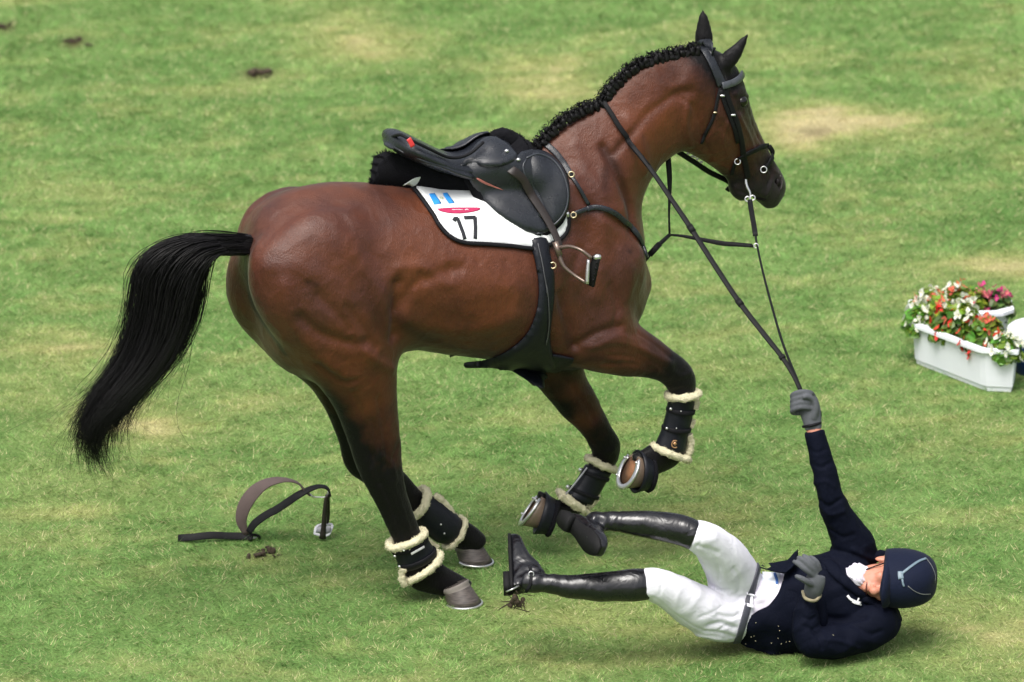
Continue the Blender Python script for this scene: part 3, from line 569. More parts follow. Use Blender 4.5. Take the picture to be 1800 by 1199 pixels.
# saddle pad
pad_poly = [(684, 313), (700, 315), (721, 329), (742, 354), (760, 380), (774, 402), (791, 418), (815, 428), (860, 431), (900, 434), (932, 438), (962, 432), (984, 420), (996, 404), (999, 382), (990, 330), (960, 292), (900, 300), (850, 318), (780, 322), (720, 306)]
pad = thing('saddle_pad', 'white saddle cloth with black edge, small blue flag and black number 17', 'saddle pad', HP(850, 400, .3))
pn = patch(pad_poly, HB, .004, .008, step=5); obj('pad_cloth', join(pn, mirr(pn)), WHITE, pad)
PB = BVHTree.FromPolygons([tuple(v) for v in pn[0]], [tuple(f) for f in pn[1]])
ed = pad_poly[:15]; P, N = lay(HB, ed, .009, 4); bt = tube(P, .0085, n=8, r2=.0065, N0=N); obj('binding', join(bt, mirr(bt)), PIPE, pad)
obj('flag_stripe', patch([(754, 341), (764, 340), (776, 358), (763, 360)], PB, .0015, .0006, 2.0, smooth_poly=False, lay_smooth=0), BLUE, pad)
obj('flag_stripe', patch([(777, 340), (786, 339), (799, 357), (789, 358)], PB, .0015, .0006, 2.0, smooth_poly=False, lay_smooth=0), BLUE, pad)
obj('flag_crest', patch([(772, 347), (777, 346), (780, 350), (775, 351)], PB, .0015, .0006, 2.0, smooth_poly=False, lay_smooth=0), simple('crest_print', (.55, .6, .45), .8), pad)
rl = obj('event_label', patch([(769.5, 367), (790, 365.5), (820, 365), (841, 365.3), (844, 368), (836, 371.5), (815, 375), (795, 375.3), (780, 373), (771, 370)], PB, .0015, .0006, 1.6, lay_smooth=0), RED, pad)
P, N = lay(PB, [(794, 369.5), (804, 369.3), (814, 369.5)], .0032, 2); P2, N2 = lay(PB, [(817, 370), (820, 368.5), (823, 370)], .0032, 2)
obj('label_print', join(strap(P, N, .003, .0005, 1), strap(P2, N2, .004, .0005, 1)), PINK, rl)
def digit(pts, wd):
    out = []
    for s_ in pts:
        P = []
        N = []
        for a, b in zip(s_[:-1], s_[1:]):
            for t in np.linspace(0, 1, 6)[:-1]: 
                h = hit(PB, a[0] + (b[0] - a[0]) * t, a[1] + (b[1] - a[1]) * t, .002); P.append(h[0]); N.append(h[1])
        h = hit(PB, s_[-1][0], s_[-1][1], .002); P.append(h[0]); N.append(h[1]); out.append(strap(np.array(P), np.array(N), wd, .0012, 1))
    return join(*out)
INK = simple('black_print', (.01, .011, .016), .75)
obj('number_print', digit([[(797.5, 388.5), (799.5, 384.8), (803, 384.5), (805, 385)], [(804, 384), (808.5, 396), (813.5, 409), (817, 420.5)], [(815.5, 383), (836, 382.5)], [(834.6, 381.5), (835.5, 400), (835, 420)]], .0145), INK, pad)
# sheepskin half pad
sx = [(657, 320), (662, 320), (669, 321), (680, 323), (698, 326), (725, 330), (765, 330), (805, 326), (845, 312), (880, 294), (915, 272), (930, 262)]
half = thing('sheepskin_half_pad', 'thick black sheepskin pad between the saddle and the white saddle cloth', 'saddle pad', HP(780, 330))
obj('fleece_panel', fuzz(rough(shell(sx, .01, [0, 0, -1, -2, -2, 3, 10, 18, 26, 27, 26, 24], [8, 12, 18, 26, 36, 46, 52, 52, 50, 42, 36, 30], [.005, .035, .062, .088, .11, .105, .085, .065, .055, .06, .07, .03], 40), .004, 60), 3000, .012), FUZZ, half)
obj('fleece_roll', fuzz(rough(tube([HP(862, 244, -.03), HP(882, 240, -.03), HP(905, 250, -.03), HP(925, 264, -.03), HP(938, 276, -.02)], [.022, .032, .034, .026, .012], n=20, sub=6), .004, 60), 1200, .012), FUZZ, half)
# saddle
saddle = thing('saddle', 'black leather jumping saddle with large knee block on the bay horse', 'saddle', HP(830, 320))
seat = [(683, 252, 690, 258, .05, 0), (690, 236, 696, 268, .11, 0), (706, 232, 712, 276, .145, 0), (735, 245, 740, 288, .15, 0), (770, 262, 772, 300, .135, 0), (800, 272, 802, 305, .115, 0), (822, 266, 828, 305, .11, 0), (846, 246, 852, 305, .10, 0), (868, 241, 872, 305, .09, 0), (890, 248, 893, 305, .07, 0), (903, 262, 904, 302, .04, 0)]
obj('seat', loft(seat, HP, sub=6, n=36), LEATHER, saddle)
obj('cantle_panel', loft([(694, 252, 698, 266, .10, 0), (714, 255, 718, 276, .145, 0), (745, 262, 748, 287, .15, 0), (775, 275, 778, 299, .145, 0), (800, 283, 802, 306, .14, 0)], HP, sub=5, n=30), LEATHER, saddle)
rv, rf = tube([HP(690, 240, .0), HP(704, 237, .10), HP(722, 246, .14), HP(755, 262, .135), HP(790, 277, .11), HP(822, 272, .10), HP(850, 250, .09)], .006, n=8, sub=5)
obj('seat_piping', (rv, rf), PIPE, saddle)
P = [HP(718, 243.5, .148), HP(722, 250, .152), HP(726, 258, .156)]
obj('cantle_tab', strap(P, HP.n, .018, .004, 3), simple('red_tab', (.5, .03, .03), .4), saddle)
sg = [loft(seat, HP, sub=6, n=36), loft([(700, 262, 704, 280, .12, 0), (815, 296, 818, 322, .165, 0)], HP, sub=5, n=20)]
bodyg = (getV(hm), [tuple(p.vertices) for p in hm.polygons]); under = join(bodyg, loft([(790, 300, 800, 325, .13, 0), (850, 262, 860, 320, .13, 0), (905, 262, 920, 320, .13, 0), (930, 275, 950, 330, .13, 0)], HP, n=24))
UB = BVHTree.FromPolygons([tuple(v) for v in under[0]], [tuple(f) for f in under[1]])
fl0 = patch([(806, 296), (818, 325), (838, 362), (855, 382), (888, 402), (922, 416), (955, 417), (988, 392), (1000, 352), (996, 310), (976, 280), (945, 266), (915, 268), (900, 275), (860, 285)], UB, .012, .006, 5, lay_smooth=60)
obj('sweat_flap', join(fl0, mirr(fl0)), FUZZ, saddle)
fl1 = patch([(812, 294), (826, 325), (846, 360), (862, 378), (893, 398), (925, 411), (953, 412), (985, 388), (996, 352), (992, 312), (974, 284), (945, 270), (915, 272), (900, 280), (860, 286)], UB, .020, .008, 4, pillow=.006, lay_smooth=60)
obj('flap', join(fl1, mirr(fl1)), LEATHER, saddle)
kb = patch([(919, 292), (925, 277), (945, 270), (968, 278), (986, 297), (997, 325), (999, 352), (992, 376), (977, 394), (962, 401), (950, 385), (938, 350), (926, 318)], UB, .026, .004, 4, pillow=.022, edge=14, lay_smooth=50)
obj('knee_block', join(kb, mirr(kb)), LEATHER, saddle)
ug = join(under, fl1, sg[0]); UB2 = BVHTree.FromPolygons([tuple(v) for v in ug[0]], [tuple(f) for f in ug[1]])
sk = patch([(803, 297), (817, 281), (832, 262), (850, 246), (868, 243), (886, 252), (904, 268), (908, 279), (893, 289), (870, 295), (850, 294), (828, 290)], UB2, .006, .007, 4, pillow=.010, lay_smooth=10)
obj('skirt', join(sk, mirr(sk)), LEATHER, saddle)
fb = BVHTree.FromPolygons([tuple(v) for v in join(fl1, sk)[0]], [tuple(f) for f in join(fl1, sk)[1]])
P, N = lay(fb, [(838, 313), (850, 320), (866, 327), (884, 334)], .002, 3); mk = strap(P, N, [.004, .008, .009, .009, .009, .008, .006, .005, .003, .002][:len(P)], .0012, 1)
obj('flap_print', mk, simple('rose_print', (.35, .12, .1), .5, .4, 200), saddle)
kbb = BVHTree.FromPolygons([tuple(v) for v in join(kb, fl1)[0]], [tuple(f) for f in join(kb, fl1)[1]])
for nm_, pts_ in (('piping', [(925, 278), (945, 271), (968, 279), (985, 297), (996, 325), (998, 352), (991, 375), (976, 393), (961, 400)]), ('piping', [(925, 280), (919, 294), (926, 318), (938, 348), (950, 382)]), ('piping', [(813, 298), (827, 326), (846, 359), (862, 376), (893, 396), (925, 409), (952, 410)])):
    P, N = lay(kbb, pts_, .001, 3); obj(nm_, tube(P, .0035, n=8), simple('edge_leather', (.03, .034, .042), .35), saddle)
for px, py in ((890, 266), (910.5, 281)):
    h = hit(fb, px, py) or hit(UB, px, py, .04)
    obj('rivet', ball(h[0] + h[1] * .002, (.009, .009, .007), 12, 8), STEEL, saddle)
def sleather(side):
    allg = join(fl1, kb, sk, bodyg); AB = BVHTree.FromPolygons([tuple(v) for v in allg[0]], [tuple(f) for f in allg[1]])
    P, N = lay(AB, [(872, 287), (890, 294), (905, 303), (920, 317), (933, 343), (952, 372), (967, 398), (977, 420), (984, 440)], .007, 3)
    dep = (P - CAM) @ FW; k = np.linspace(0, 1, len(P)); dep2 = np.minimum(dep, np.interp(k, [0, .5, 1], [dep[0], dep[len(P) // 2] , dep[-1] - .05])) + np.interp(k, [0, .10, .22], [.045, .03, 0]); rd = np.array([ray(*p) for p in proj(P)]); P = CAM + rd * (dep2 / (rd @ FW))[:, None]
    N = np.array([HP.n * .8 + np.array([0, 0, .4])] * len(P)); return P, N
SLP, SLN = sleather(1)
lw = np.interp(np.linspace(0, 1, len(SLP)), [0, .2, .6, 1], [.036, .034, .03, .024])
la = obj('stirrup_leather', strap(SLP, SLN, lw, .006, 2), WORN, saddle)
e0 = SLP[-1]
def off(px, py, d): r_ = ray(px, py); f = (e0 - CAM) @ FW - d; return CAM + r_ * f / (r_ @ FW)
br1 = tube([off(983, 436, .0), off(990, 434.5, .02), off(1003, 433.5, .04), off(1022, 440, .06), off(1040, 454, .06)], [.009, .008, .0065, .006, .007], n=10, sub=5)
br2 = tube([off(983, 436, .0), off(984, 452, .0), off(992, 469, .0), off(1010, 484, .0), off(1030, 497, .01)], [.009, .009, .007, .006, .007], n=10, sub=5)
si = obj('stirrup_iron', join(br1, br2, tube([off(976, 425, .004), off(984, 450, .004)], .012, n=10)), simple('bronzed_steel', (.16, .12, .10), .3, .3, 40, 0, Metallic=.6), saddle)
tc = off(1043, 477, .035); ta = off(1048, 450, .06) - off(1037, 502, .01); tM = basis(ta, RT)
obj('tread', join(box(tc, (.118, .034, .012), tM @ np.array([[1, 0, 0], [0, .8, .6], [0, -.6, .8]]), .3), *[ball(tc + ta / np.linalg.norm(ta) * k - FW * .014 + RT * .006, .004, 8, 6) for k in (-.035, -.012, .012, .035)]), RUBBER, si)
obj('tread_rim', join(tube([off(1035, 456, .045), off(1033, 478, .04), off(1032, 499, .035)], [.007, .008, .007], n=10, sub=4), box(off(1050, 452, .06), (.028, .02, .022), None, .3)), STEEL, si)
# girth and belly guard
girth = thing('girth', 'black leather girth with belly guard buckled under the horse', 'girth', HP(950, 540, .3))
gs = patch([(929, 420), (958, 420), (965, 450), (971, 480), (972, 520), (968, 560), (966, 600), (975, 645), (930, 650), (905, 648), (860, 642), (822, 642), (818, 634), (850, 630), (880, 620), (910, 600), (930, 575), (942, 540), (944, 500), (938, 460)], HB, .008, .009, 4, pillow=.006, lay_smooth=3)
obj('girth_strap', join(gs, mirr(gs)), NAVYSHELL, girth)
bw = []
for (xa, ya) in ((905, 640), (925, 645), (945, 648), (965, 650)):
    c_ = HP(xa, ya - 70); ring_ = []
    for a in np.radians(np.linspace(-75, 75, 30)):
        d = -np.array([0, 0, 1]) * math.cos(a) + HP.n * math.sin(a); h, *_ = HB.ray_cast(Vector(c_), Vector(d), 1.0); ring_.append((np.array(h) if h is not None else c_ + d * .15) + d * .014)
    inn = [p + np.array([0, 0, .01]) for p in ring_]; bw.append(ring_ + inn[::-1])
obj('belly_guard', rings(bw), NAVYSHELL, girth)
h = hit(HB, 966, 467, .02); obj('girth_ring', tube([h[0] + RT * .011 * math.cos(t) + UP * .011 * math.sin(t) for t in np.linspace(0, 6.28, 14, endpoint=False)], .003, n=8, closed=True), BRASS, girth)
for pts in ([(942, 430), (950, 470), (953, 520)], [(955, 500), (956, 560), (953, 600)]):
    P, N = lay(HB, pts, .026, 3); obj('girth_seam', strap(P, N, .004, .002, 2), simple('seam_thread', (.06, .06, .065), .5), girth)
def ringo(c, r, t=.0026, u=RT, v=UP, mat=STEEL, parent=None, name='ring'): return obj(name, tube([c + u * r * math.cos(a) + v * r * math.sin(a) for a in np.linspace(0, 6.283, 16, endpoint=False)], t, n=8, closed=True), mat, parent)
# breastplate with running martingale
bp = thing('breastplate', 'black leather breastplate strap across the horse shoulder and chest', 'breastplate', HP(1035, 360, .2))
def fallhp(lat):
    f = lambda x, y: HP(x, y, lat); f.n = HP.n; return f
P, N = lay(HB, [(938, 248), (955, 252), (975, 268), (992, 290), (1004, 310)], .007, 3, fallhp(0)); obj('neck_strap', strap(P, N, .022, .006, 2), LEATHER, bp)
P, N = lay(HB, [(1004, 310), (1018, 332), (1034, 360)], .007, 3); obj('neck_strap', strap(P, N, .013, .005, 2), LEATHER, bp)
P, N = lay(HB, [(985, 388), (1000, 379), (1018, 371), (1036, 366)], .009, 3); obj('connector', strap(P, N, .016, .006, 2), LEATHER, bp)
P, N = lay(HB, [(1030, 368), (1050, 364), (1075, 372), (1098, 390), (1118, 412), (1128, 434), (1134, 452)], .008, 3); obj('chest_strap', strap(P, N, .020, .009, 2), LEATHER, bp)
MP_ = HP.mirror(P); obj('chest_strap', strap(MP_, HP.mirror(N + HP.O) - HP.O, .020, .009, 2), LEATHER, bp)
for px, py in ((1004, 309), (1007, 377)): h = hit(HB, px, py, .012); ringo(h[0], .010, .003, mat=BRASS, parent=bp)
h = hit(HB, 995, 376, .02); obj('buckle', box(h[0], (.014, .008, .02), None, .3), STEEL, bp)
CH = P[-1]
REIN = simple('rein_leather', (.005, .005, .006), .6, .4, 60, .001, spec=.18)
# ================================================================ boots on the horse's legs
def ringpts(s, plane=HP, n=40, grow=1.0):                 # a ring round a leg: (x1,y1,x2,y2,half width,side offset)
    a, b = plane(s[0], s[1], s[5]), plane(s[2], s[3], s[5]); c = (a + b) / 2; e = (a - b) / 2 * grow; th = np.linspace(0, 2 * math.pi, n, endpoint=False)
    return c + np.cos(th)[:, None] * e + (np.sin(th) * s[4] * grow)[:, None] * plane.n
def fleece_ring(s, r, seed=0): return fuzz(rough(tube(ringpts(s, n=90), r, n=20, closed=True, r2=r * .9), .005, 48, seed), 2600, .009, .0013, seed)
def fleece_line(pts, lat, r, seed=0): return fuzz(rough(tube([HP(x, y, lat + (z[0] if z else 0)) for x, y, *z in pts], r, n=20, sub=14), .005, 48, seed), 900, .009, .0013, seed)
def stud(px, py, lat, r=.006, mat=STEEL): return obj('stud', ball(HP(px, py, lat), r, 10, 8), mat, None)
def legboot(label, secs, rings_, lines, straps, studs, w):
    s0 = secs[0]; t = thing('horse_boot', label, 'horse boot', HP((s0[0] + s0[2]) / 2, (s0[1] + s0[3]) / 2, s0[5]), 'fleece lined boots on the horse legs')
    obj('shell', loft(secs, HP, sub=5, n=32, dome=0), NAVYSHELL, t)
    for i, (s, r) in enumerate(rings_): obj('fleece_trim', fleece_ring(s, r, i), FLEECE, t)
    for pts, lat, r in lines: obj('fleece_trim', fleece_line(pts, lat, r, 5), FLEECE, t)
    for s in straps:
        P = ringpts(s); c = P.mean(0); obj('strap', strap(P, (P - c) / np.linalg.norm(P - c, axis=1, keepdims=True), w, .006, 1, closed=True), PIPE, t)
    for px, py, lat, r in studs: o = stud(px, py, lat, r); o.parent = t; o.matrix_parent_inverse = Matrix.Translation(t.location).inverted()
    return t
bh = legboot('short black fetlock boot with cream fleece on the planted near hind leg', [(690, 966, 747, 938, .042, .14), (697, 985, 757, 955, .044, .14), (706, 1004, 768, 972, .046, .14)],
        [((686, 962, 744, 934, .046, .14), .016), ((712, 1020, 772, 974, .05, .14), .016)], [([(708, 1000), (706, 1015), (712, 1030)], .165, .012)], [(691, 972, 750, 943, .048, .14), (702, 996, 764, 964, .05, .14)], [(694, 978, .18, .005), (702, 996, .18, .005), (710, 968, .2, .004)], .016)
h = HP(734, 970, .197); obj('badge_strip', strap([HP(723, 974, .196), HP(746, 961, .192)], HP.n, .009, .002, 1), simple('pale_badge', (.6, .6, .6), .4, .3, 200), bh)
legboot('black hind boot with cream fleece on the far hind leg', [(714, 908, 750, 866, .045, -.14), (738, 928, 776, 880, .05, -.14), (762, 950, 800, 900, .054, -.14), (780, 956, 812, 914, .05, -.14)],
        [((722, 908, 748, 862, .048, -.14), .017), ((784, 962, 814, 912, .052, -.14), .012)], [([(764, 872), (778, 882), (792, 900), (806, 918)], -.13, .015), ([(732, 930), (748, 948), (770, 962)], -.11, .010)], [], [(775, 922, -.08, .004), (781, 938, -.08, .004)], .016)
bf = legboot('long black tendon boot with cream fleece and gold emblem on the near foreleg', [(1221, 693, 1176, 698, .042, .155), (1217, 728, 1172, 726, .038, .155), (1209, 762, 1163, 758, .038, .155), (1203, 795, 1152, 784, .044, .155)],
        [((1224, 690, 1176, 697, .044, .155), .016), ((1208, 806, 1150, 786, .048, .155), .0155)], [([(1222, 695), (1223, 706), (1220, 718)], .165, .014), ([(1216, 738), (1215, 744), (1213, 750)], .165, .0125), ([(1211, 764), (1214, 780), (1211, 796), (1202, 806)], .165, .0135)],
        [(1219, 722, 1174, 720, .044, .155), (1212, 754, 1166, 752, .044, .155)], [(1179, 719, .19, .0055), (1197, 723, .2, .003), (1172, 753, .19, .0055), (1189, 753, .2, .003)], .016)
GOLD = simple('gold_emblem', (.6, .33, .16), .4, .2, 60, 0, Metallic=.5)
obj('emblem', strap([HP(1190, 775, .207), HP(1184, 775, .207), HP(1181, 780, .206), HP(1182, 785, .206), HP(1186, 787, .206), HP(1190, 786, .207)], HP.n, .004, .002, 3), GOLD, bf)
obj('emblem', strap([HP(1185, 778, .209), HP(1188, 782, .209)], HP.n, .010, .002, 1), GOLD, bf)
bff = legboot('black tendon boot with cream fleece on the far foreleg, seen from behind', [(1030, 818, 1074, 830, .04, -.13), (1012, 848, 1056, 862, .038, -.13), (994, 870, 1040, 886, .042, -.13)],
        [((1036, 806, 1078, 824, .044, -.13), .015), ((985, 866, 1030, 900, .046, -.13), .013)], [([(1050, 868), (1044, 882), (1032, 892)], -.12, .012), ([(1060, 845), (1054, 852)], -.12, .012), ([(984, 872), (1000, 884), (1020, 896)], -.09, .010)],
        [(1024, 828, 1068, 842, .042, -.13), (1004, 858, 1050, 874, .043, -.13)], [(1020, 826, -.11, .008), (998, 856, -.11, .008)], .014)
obj('edge_strip', tube([HP(1032, 822, -.10), HP(1012, 848, -.10), HP(994, 870, -.10)], .003, n=6), simple('grey_binding', (.4, .4, .42), .5), bff)
# bell boots round the front hooves
def bell(label, C, K, nrm, toe, r0, r1, h):
    nrm = nrm / np.linalg.norm(nrm); toe = toe - nrm * (toe @ nrm); toe /= np.linalg.norm(toe); b = np.cross(nrm, toe); th = np.linspace(0, 2 * math.pi, 36, endpoint=False)
    R = []
    for k, r in ((0, r0), (.25, r0 * 1.06), (.6, (r0 + r1) / 2), (1, r1), (1.0, r1 - .008), (.5, (r0 + r1) / 2 - .009), (0, r0 - .01)):
        c = K + nrm * h * k - toe * .01 * (1 - k); R.append(c + np.outer(np.cos(th) * r * 1.08, toe) + np.outer(np.sin(th) * r, b) - np.outer(np.cos(th) * r * .35, nrm))
    t = thing('bell_boot', label, 'horse boot', K, 'bell boots on the front hooves'); obj('cuff', rings(np.array(R), cap=False, closed=True), NAVYSHELL, t)
    R2 = [r for r in R[:2]]; obj('collar', rough(tube(R[0], .009, n=10, closed=True), .002, 50), FUZZ, t); return t
n1 = nrm1 / np.linalg.norm(nrm1); n2 = nrm2 / np.linalg.norm(nrm2)
bb = bell('black bell boot on the near front hoof turned sole up', c1, c1 - n1 * .085, nrm1, -.41 * RT - .91 * UP, .054, .072, .055)
bell('black bell boot on the far front hoof above the rider boot', c2, c2 - n2 * .085, nrm2, -.6 * RT - .8 * UP, .056, .074, .052)

# ================================================================ bridle
bridle = thing('bridle', 'black leather bridle with crank noseband and silver bit on the horse head', 'bridle', HD(1300, 220, .1))
def on(pts, wd, th=.005, off=.004, sub=3, name='strap', mat=REIN, parent=None, B=HB):
    P, N = lay(B, pts, off, sub, HD); return obj(name, strap(P, N, wd, th, 2), mat, parent or bridle)
HD.n_ = HD.n
def bandof(px, py, x2, y2, off_=.005, n=56, plane=HD, R=.30):  # a full band round the head through two photograph points
    a, b = plane(px, py), plane(x2, y2); c = (a + b) / 2; ax = np.cross(b - a, plane.n); return band(HB, c, ax, plane.n, off_, n, R)
# headpiece: over the poll
P, N = bandof(1228, 80, 1266, 150, .006); 
P1, N1 = lay(HB, [(1231, 80), (1240, 92), (1250, 110), (1259, 130), (1268, 150)], .006, 3); obj('headpiece', strap(P1, N1, .036, .007, 2), LEATHER, bridle)
PM, NM = HD.mirror(P1), N1 - 2 * (N1 @ HD.n)[:, None] * HD.n; arc = np.array([P1[0], (P1[0] + PM[0]) / 2 + np.array([0, 0, .03]), PM[0]]); 
obj('headpiece', join(strap(np.vstack([arc[1:2], PM]), np.vstack([[0, 0, 1.], NM]), .036, .007, 2), strap(arc[:2], np.array([N1[0], [0, 0, 1.]]), .036, .007, 3)), LEATHER, bridle)
P, N = lay(HB, [(1268, 151), (1279, 148), (1292, 142), (1300, 134), (1303, 126), (1302, 118)], .010, 3); bbnd = strap(P, N, .026, .009, 2); PM, NM = HD.mirror(P), N - 2 * (N @ HD.n)[:, None] * HD.n
obj('browband', join(bbnd, strap(PM, NM, .026, .009, 2)), simple('grey_leather', (.05, .055, .065), .3, .25, 20, .0006), bridle)
on([(1267, 158), (1273, 182), (1282, 205), (1291, 230), (1296, 250)], .016, name='cheekpiece'); on([(1270, 150), (1278, 172), (1287, 196), (1296, 220), (1302, 245), (1306, 270), (1311, 295), (1314, 312)], .021, .006, .005, name='cheekpiece')
on([(1266, 155), (1260, 178), (1256, 198), (1250, 215), (1241, 232), (1232, 252)], .012, name='throatlatch')
for s_ in (-1,):                                         # the same straps on the far side
    for pts, w_ in (([(1270, 150), (1287, 196), (1302, 245), (1314, 312)], .02), ([(1266, 155), (1256, 198), (1232, 252)], .012)):
        P, N = lay(HB, pts, .005, 4); PM, NM = HD.mirror(P), N - 2 * (N @ HD.n)[:, None] * HD.n; obj('cheekpiece' if w_ > .015 else 'throatlatch', strap(PM, NM, w_, .005, 2), LEATHER, bridle)
on([(1298, 279), (1308, 272), (1322, 265), (1338, 258), (1352, 256)], .019, .007, .006, name='noseband'); on([(1352, 257), (1358, 268), (1354, 280), (1348, 290), (1341, 297)], .018, .007, .006, name='noseband')
on([(1292, 284), (1288, 296), (1286, 306)], .014, .005, .005, name='noseband')
for px, py, w_ in ((1268, 168, 8), (1286, 202, 9)): h = hit(HB, px, py, .010); obj('buckle', box(h[0], (.018, .006, .008), None, .3), STEEL, bridle)
h = hit(HB, 1257, 197, .008); obj('buckle', box(h[0], (.014, .006, .006), None, .3), BRASS, bridle)
for px, py, r in ((1294, 282, .0105), (1340, 297, .0115)): h = hit(HB, px, py, .009); ringo(h[0], r, .0024, parent=bridle)
h = hit(HB, 1314, 320, .010)[0]; B0 = h
def near(px, py, d=0.0, ref=None): ref = B0 if ref is None else ref; r_ = ray(px, py); f = (ref - CAM) @ FW - d; return CAM + r_ * f / (r_ @ FW)
bit = obj('bit', tube([near(1313, 306), near(1311, 316), near(1313, 328), near(1318, 338), near(1319, 347)], [.004, .005, .0055, .0045, .004], n=10, sub=4), STEEL, bridle)
ringo(near(1314, 350, .004), .009, .003, parent=bit); ringo(near(1323, 348, .004), .009, .003, parent=bit)
obj('bit', (HD.mirror(tube([near(1313, 306), near(1311, 316), near(1313, 328), near(1318, 338), near(1319, 347)], [.004, .005, .0055, .0045, .004], n=10, sub=4)[0]), tube([near(1313, 306), near(1311, 316), near(1313, 328), near(1318, 338), near(1319, 347)], [.004, .005, .0055, .0045, .004], n=10, sub=4)[1]), STEEL, bridle)
# rider's hand decides where the reins end
PREF = G(1400, 1065, .16)
def PD(px, py, d=0.0): r_ = ray(px, py); f = (PREF - CAM) @ FW - d; return CAM + r_ * f / (r_ @ FW)   # d metres nearer than the rider's trunk
HAND = PD(1409, 694, .10)
def between(pts, A, B):                                  # photograph line hung between two real points
    pts = np.array(pts, float); L = np.concatenate([[0], np.cumsum(np.linalg.norm(np.diff(pts, axis=0), axis=1))]); fa, fb = (A - CAM) @ FW, (B - CAM) @ FW; out = []
    for p, l in zip(pts, L / L[-1]): r_ = ray(*p); out.append(CAM + r_ * (fa + (fb - fa) * l) / (r_ @ FW))
    return np.array(out)
reins = thing('reins', 'long black leather reins stretched from the horse bit to the gloved hand', 'reins', HAND)
RA = between([(1318, 352), (1321, 372), (1325, 395), (1328, 414), (1331, 432), (1341, 478), (1354, 528), (1370, 585), (1382, 620), (1396, 655), (1410, 690)], near(1318, 352, .006), HAND)
obj('rein', join(strap(RA[:4], -FW, .019, .007, 3), strap(RA[3:], -FW * .6 + RT * .5, [.010, .008, .009, .011, .012, .013, .017, .018], .006, 3)), REIN, reins)
CR = hit(HB, 1066, 186, .012)[0]
Pn, Nn = lay(HB, [(1058, 172), (1064, 184), (1076, 204), (1092, 230), (1106, 250)], .014, 2, fallhp(.02))
A_ = Pn[-1]; RB = between([(1106, 250), (1140, 292), (1180, 350), (1215, 402), (1260, 472), (1300, 532), (1345, 590), (1375, 628), (1395, 660), (1409, 690)], A_, HAND + FW * .01)
obj('rein', join(strap(np.vstack([Pn[:-1], RB[:2]]), np.vstack([Nn, Nn[-1:]]), .018, .006, 2), strap(RB, -FW * .9 + RT * .3, [.016, .017, .018, .019, .019, .019, .019, .017, .016, .016], .007, 3)), REIN, reins)
FB_ = HD.mirror(near(1318, 352, .006)); FR = [HD.mirror(hit(HB, x, y, .010)[0]) for x, y in ((1305, 318), (1270, 290))]
far = [FB_, HD(1285, 322, -.06), HD(1248, 303, -.055), HD(1222, 286, -.06), HP(1194, 268, -.06), HP(1130, 225, -.12), HP(1080, 190, -.09), HP(1060, 172, -.03), Pn[0]]
obj('rein', strap(far, -HP.n, .02, .007, 4), REIN, reins)
PE = simple('pearl_stud', (.7, .68, .65), .3, .1, 40, 0)
for px, py in ((1210, 271), (1217, 276), (1222, 277), (1226, 281), (1233, 286)): obj('rein_fitting', ball(HD(px, py - 1, -.045), (.007, .005, .005), 8, 6), PE, reins)
for i_ in (3, 5, 7): c_ = RB[i_]; obj('rein_stop', strap([c_ + (RB[i_ + 1] - c_) * -.08, c_ + (RB[i_ + 1] - c_) * .08], -FW, .024, .011, 1), REIN, reins)
# running martingale forks
F0 = HP(1178, 412, .02); CHm = HP(1133, 458, .02)
m1 = strap([CHm, HP(1150, 438, .02), F0], -FW, [.015, .017, .014], .007, 3); m1b = strap([HP(1142, 448, .02), HP(1160, 428, .02)], -FW, .022, .011, 1)
RNG = RA[4]; M2 = between([(1179, 413), (1200, 415), (1238, 422), (1270, 428), (1300, 431), (1324, 433)], F0, RNG)
m2 = strap(M2, -FW, [.008, .011, .015, .018, .012, .010], .007, 3); m2b = strap(between([(1258, 426), (1275, 426), (1300, 428), (1322, 430)], M2[2], RNG), -FW, .007, .004, 2)
FT = HP(1174, 276, -.03); m3 = strap(between([(1177, 411), (1176, 375), (1177, 345), (1176, 310), (1173, 276)], F0, FT), -FW, [.008, .008, .012, .016, .016], .006, 3); m3b = strap(between([(1179, 340), (1180, 310), (1178, 278)], F0, FT), -FW, .006, .005, 3)
mart = obj('martingale_fork', join(m1, m1b), REIN, bp); obj('martingale_fork', join(m2, m2b), REIN, bp); obj('martingale_fork', join(m3, m3b), REIN, bp)
ringo(RNG + RT * -.004, .008, .0022, parent=bp); ringo(between([(1177, 341), (1177, 342)], F0, FT)[0], .007, .002, mat=BRASS, parent=bp)
# ================================================================ the rider
rider = thing('person', 'person in navy jacket, white breeches and helmet lying on grass, gloved hand holding reins', 'person', [*G(1400, 1120)])
def cloth(name, col, rough_, bump=.002, sc=9, spec=.35, **kw):
    M = NT(name); col = np.array(col, float); M.set(Base_Color=M.mix(M.noise(14), tuple(col * .82), tuple(np.minimum(col * 1.15, 1))), Roughness=rough_, Specular_IOR_Level=spec, **kw)
    M.bump(M.math('ADD', M.noise(sc, detail=5, dist=1.2), M.math('MULTIPLY', M.noise(500, detail=2), .10)), bump * 3); return M.m
NAVY = cloth('navy_cloth', (.0018, .0030, .0095), .8, .0025, 12, .10); BREECH = cloth('white_breeches', (.72, .71, .78), .8, .0018, 10, .2); SHIRT = cloth('white_shirt', (.72, .68, .78), .75, .002, 16)
BOOT = NT('boot_leather'); BOOT.set(Base_Color=(.005, .005, .007), Roughness=BOOT.ramp(BOOT.noise(16, detail=4), [(.3, .16), (.7, .36)]), Specular_IOR_Level=.6); BOOT.bump(BOOT.noise(12, detail=3, dist=1.2), .005); BOOT = BOOT.m
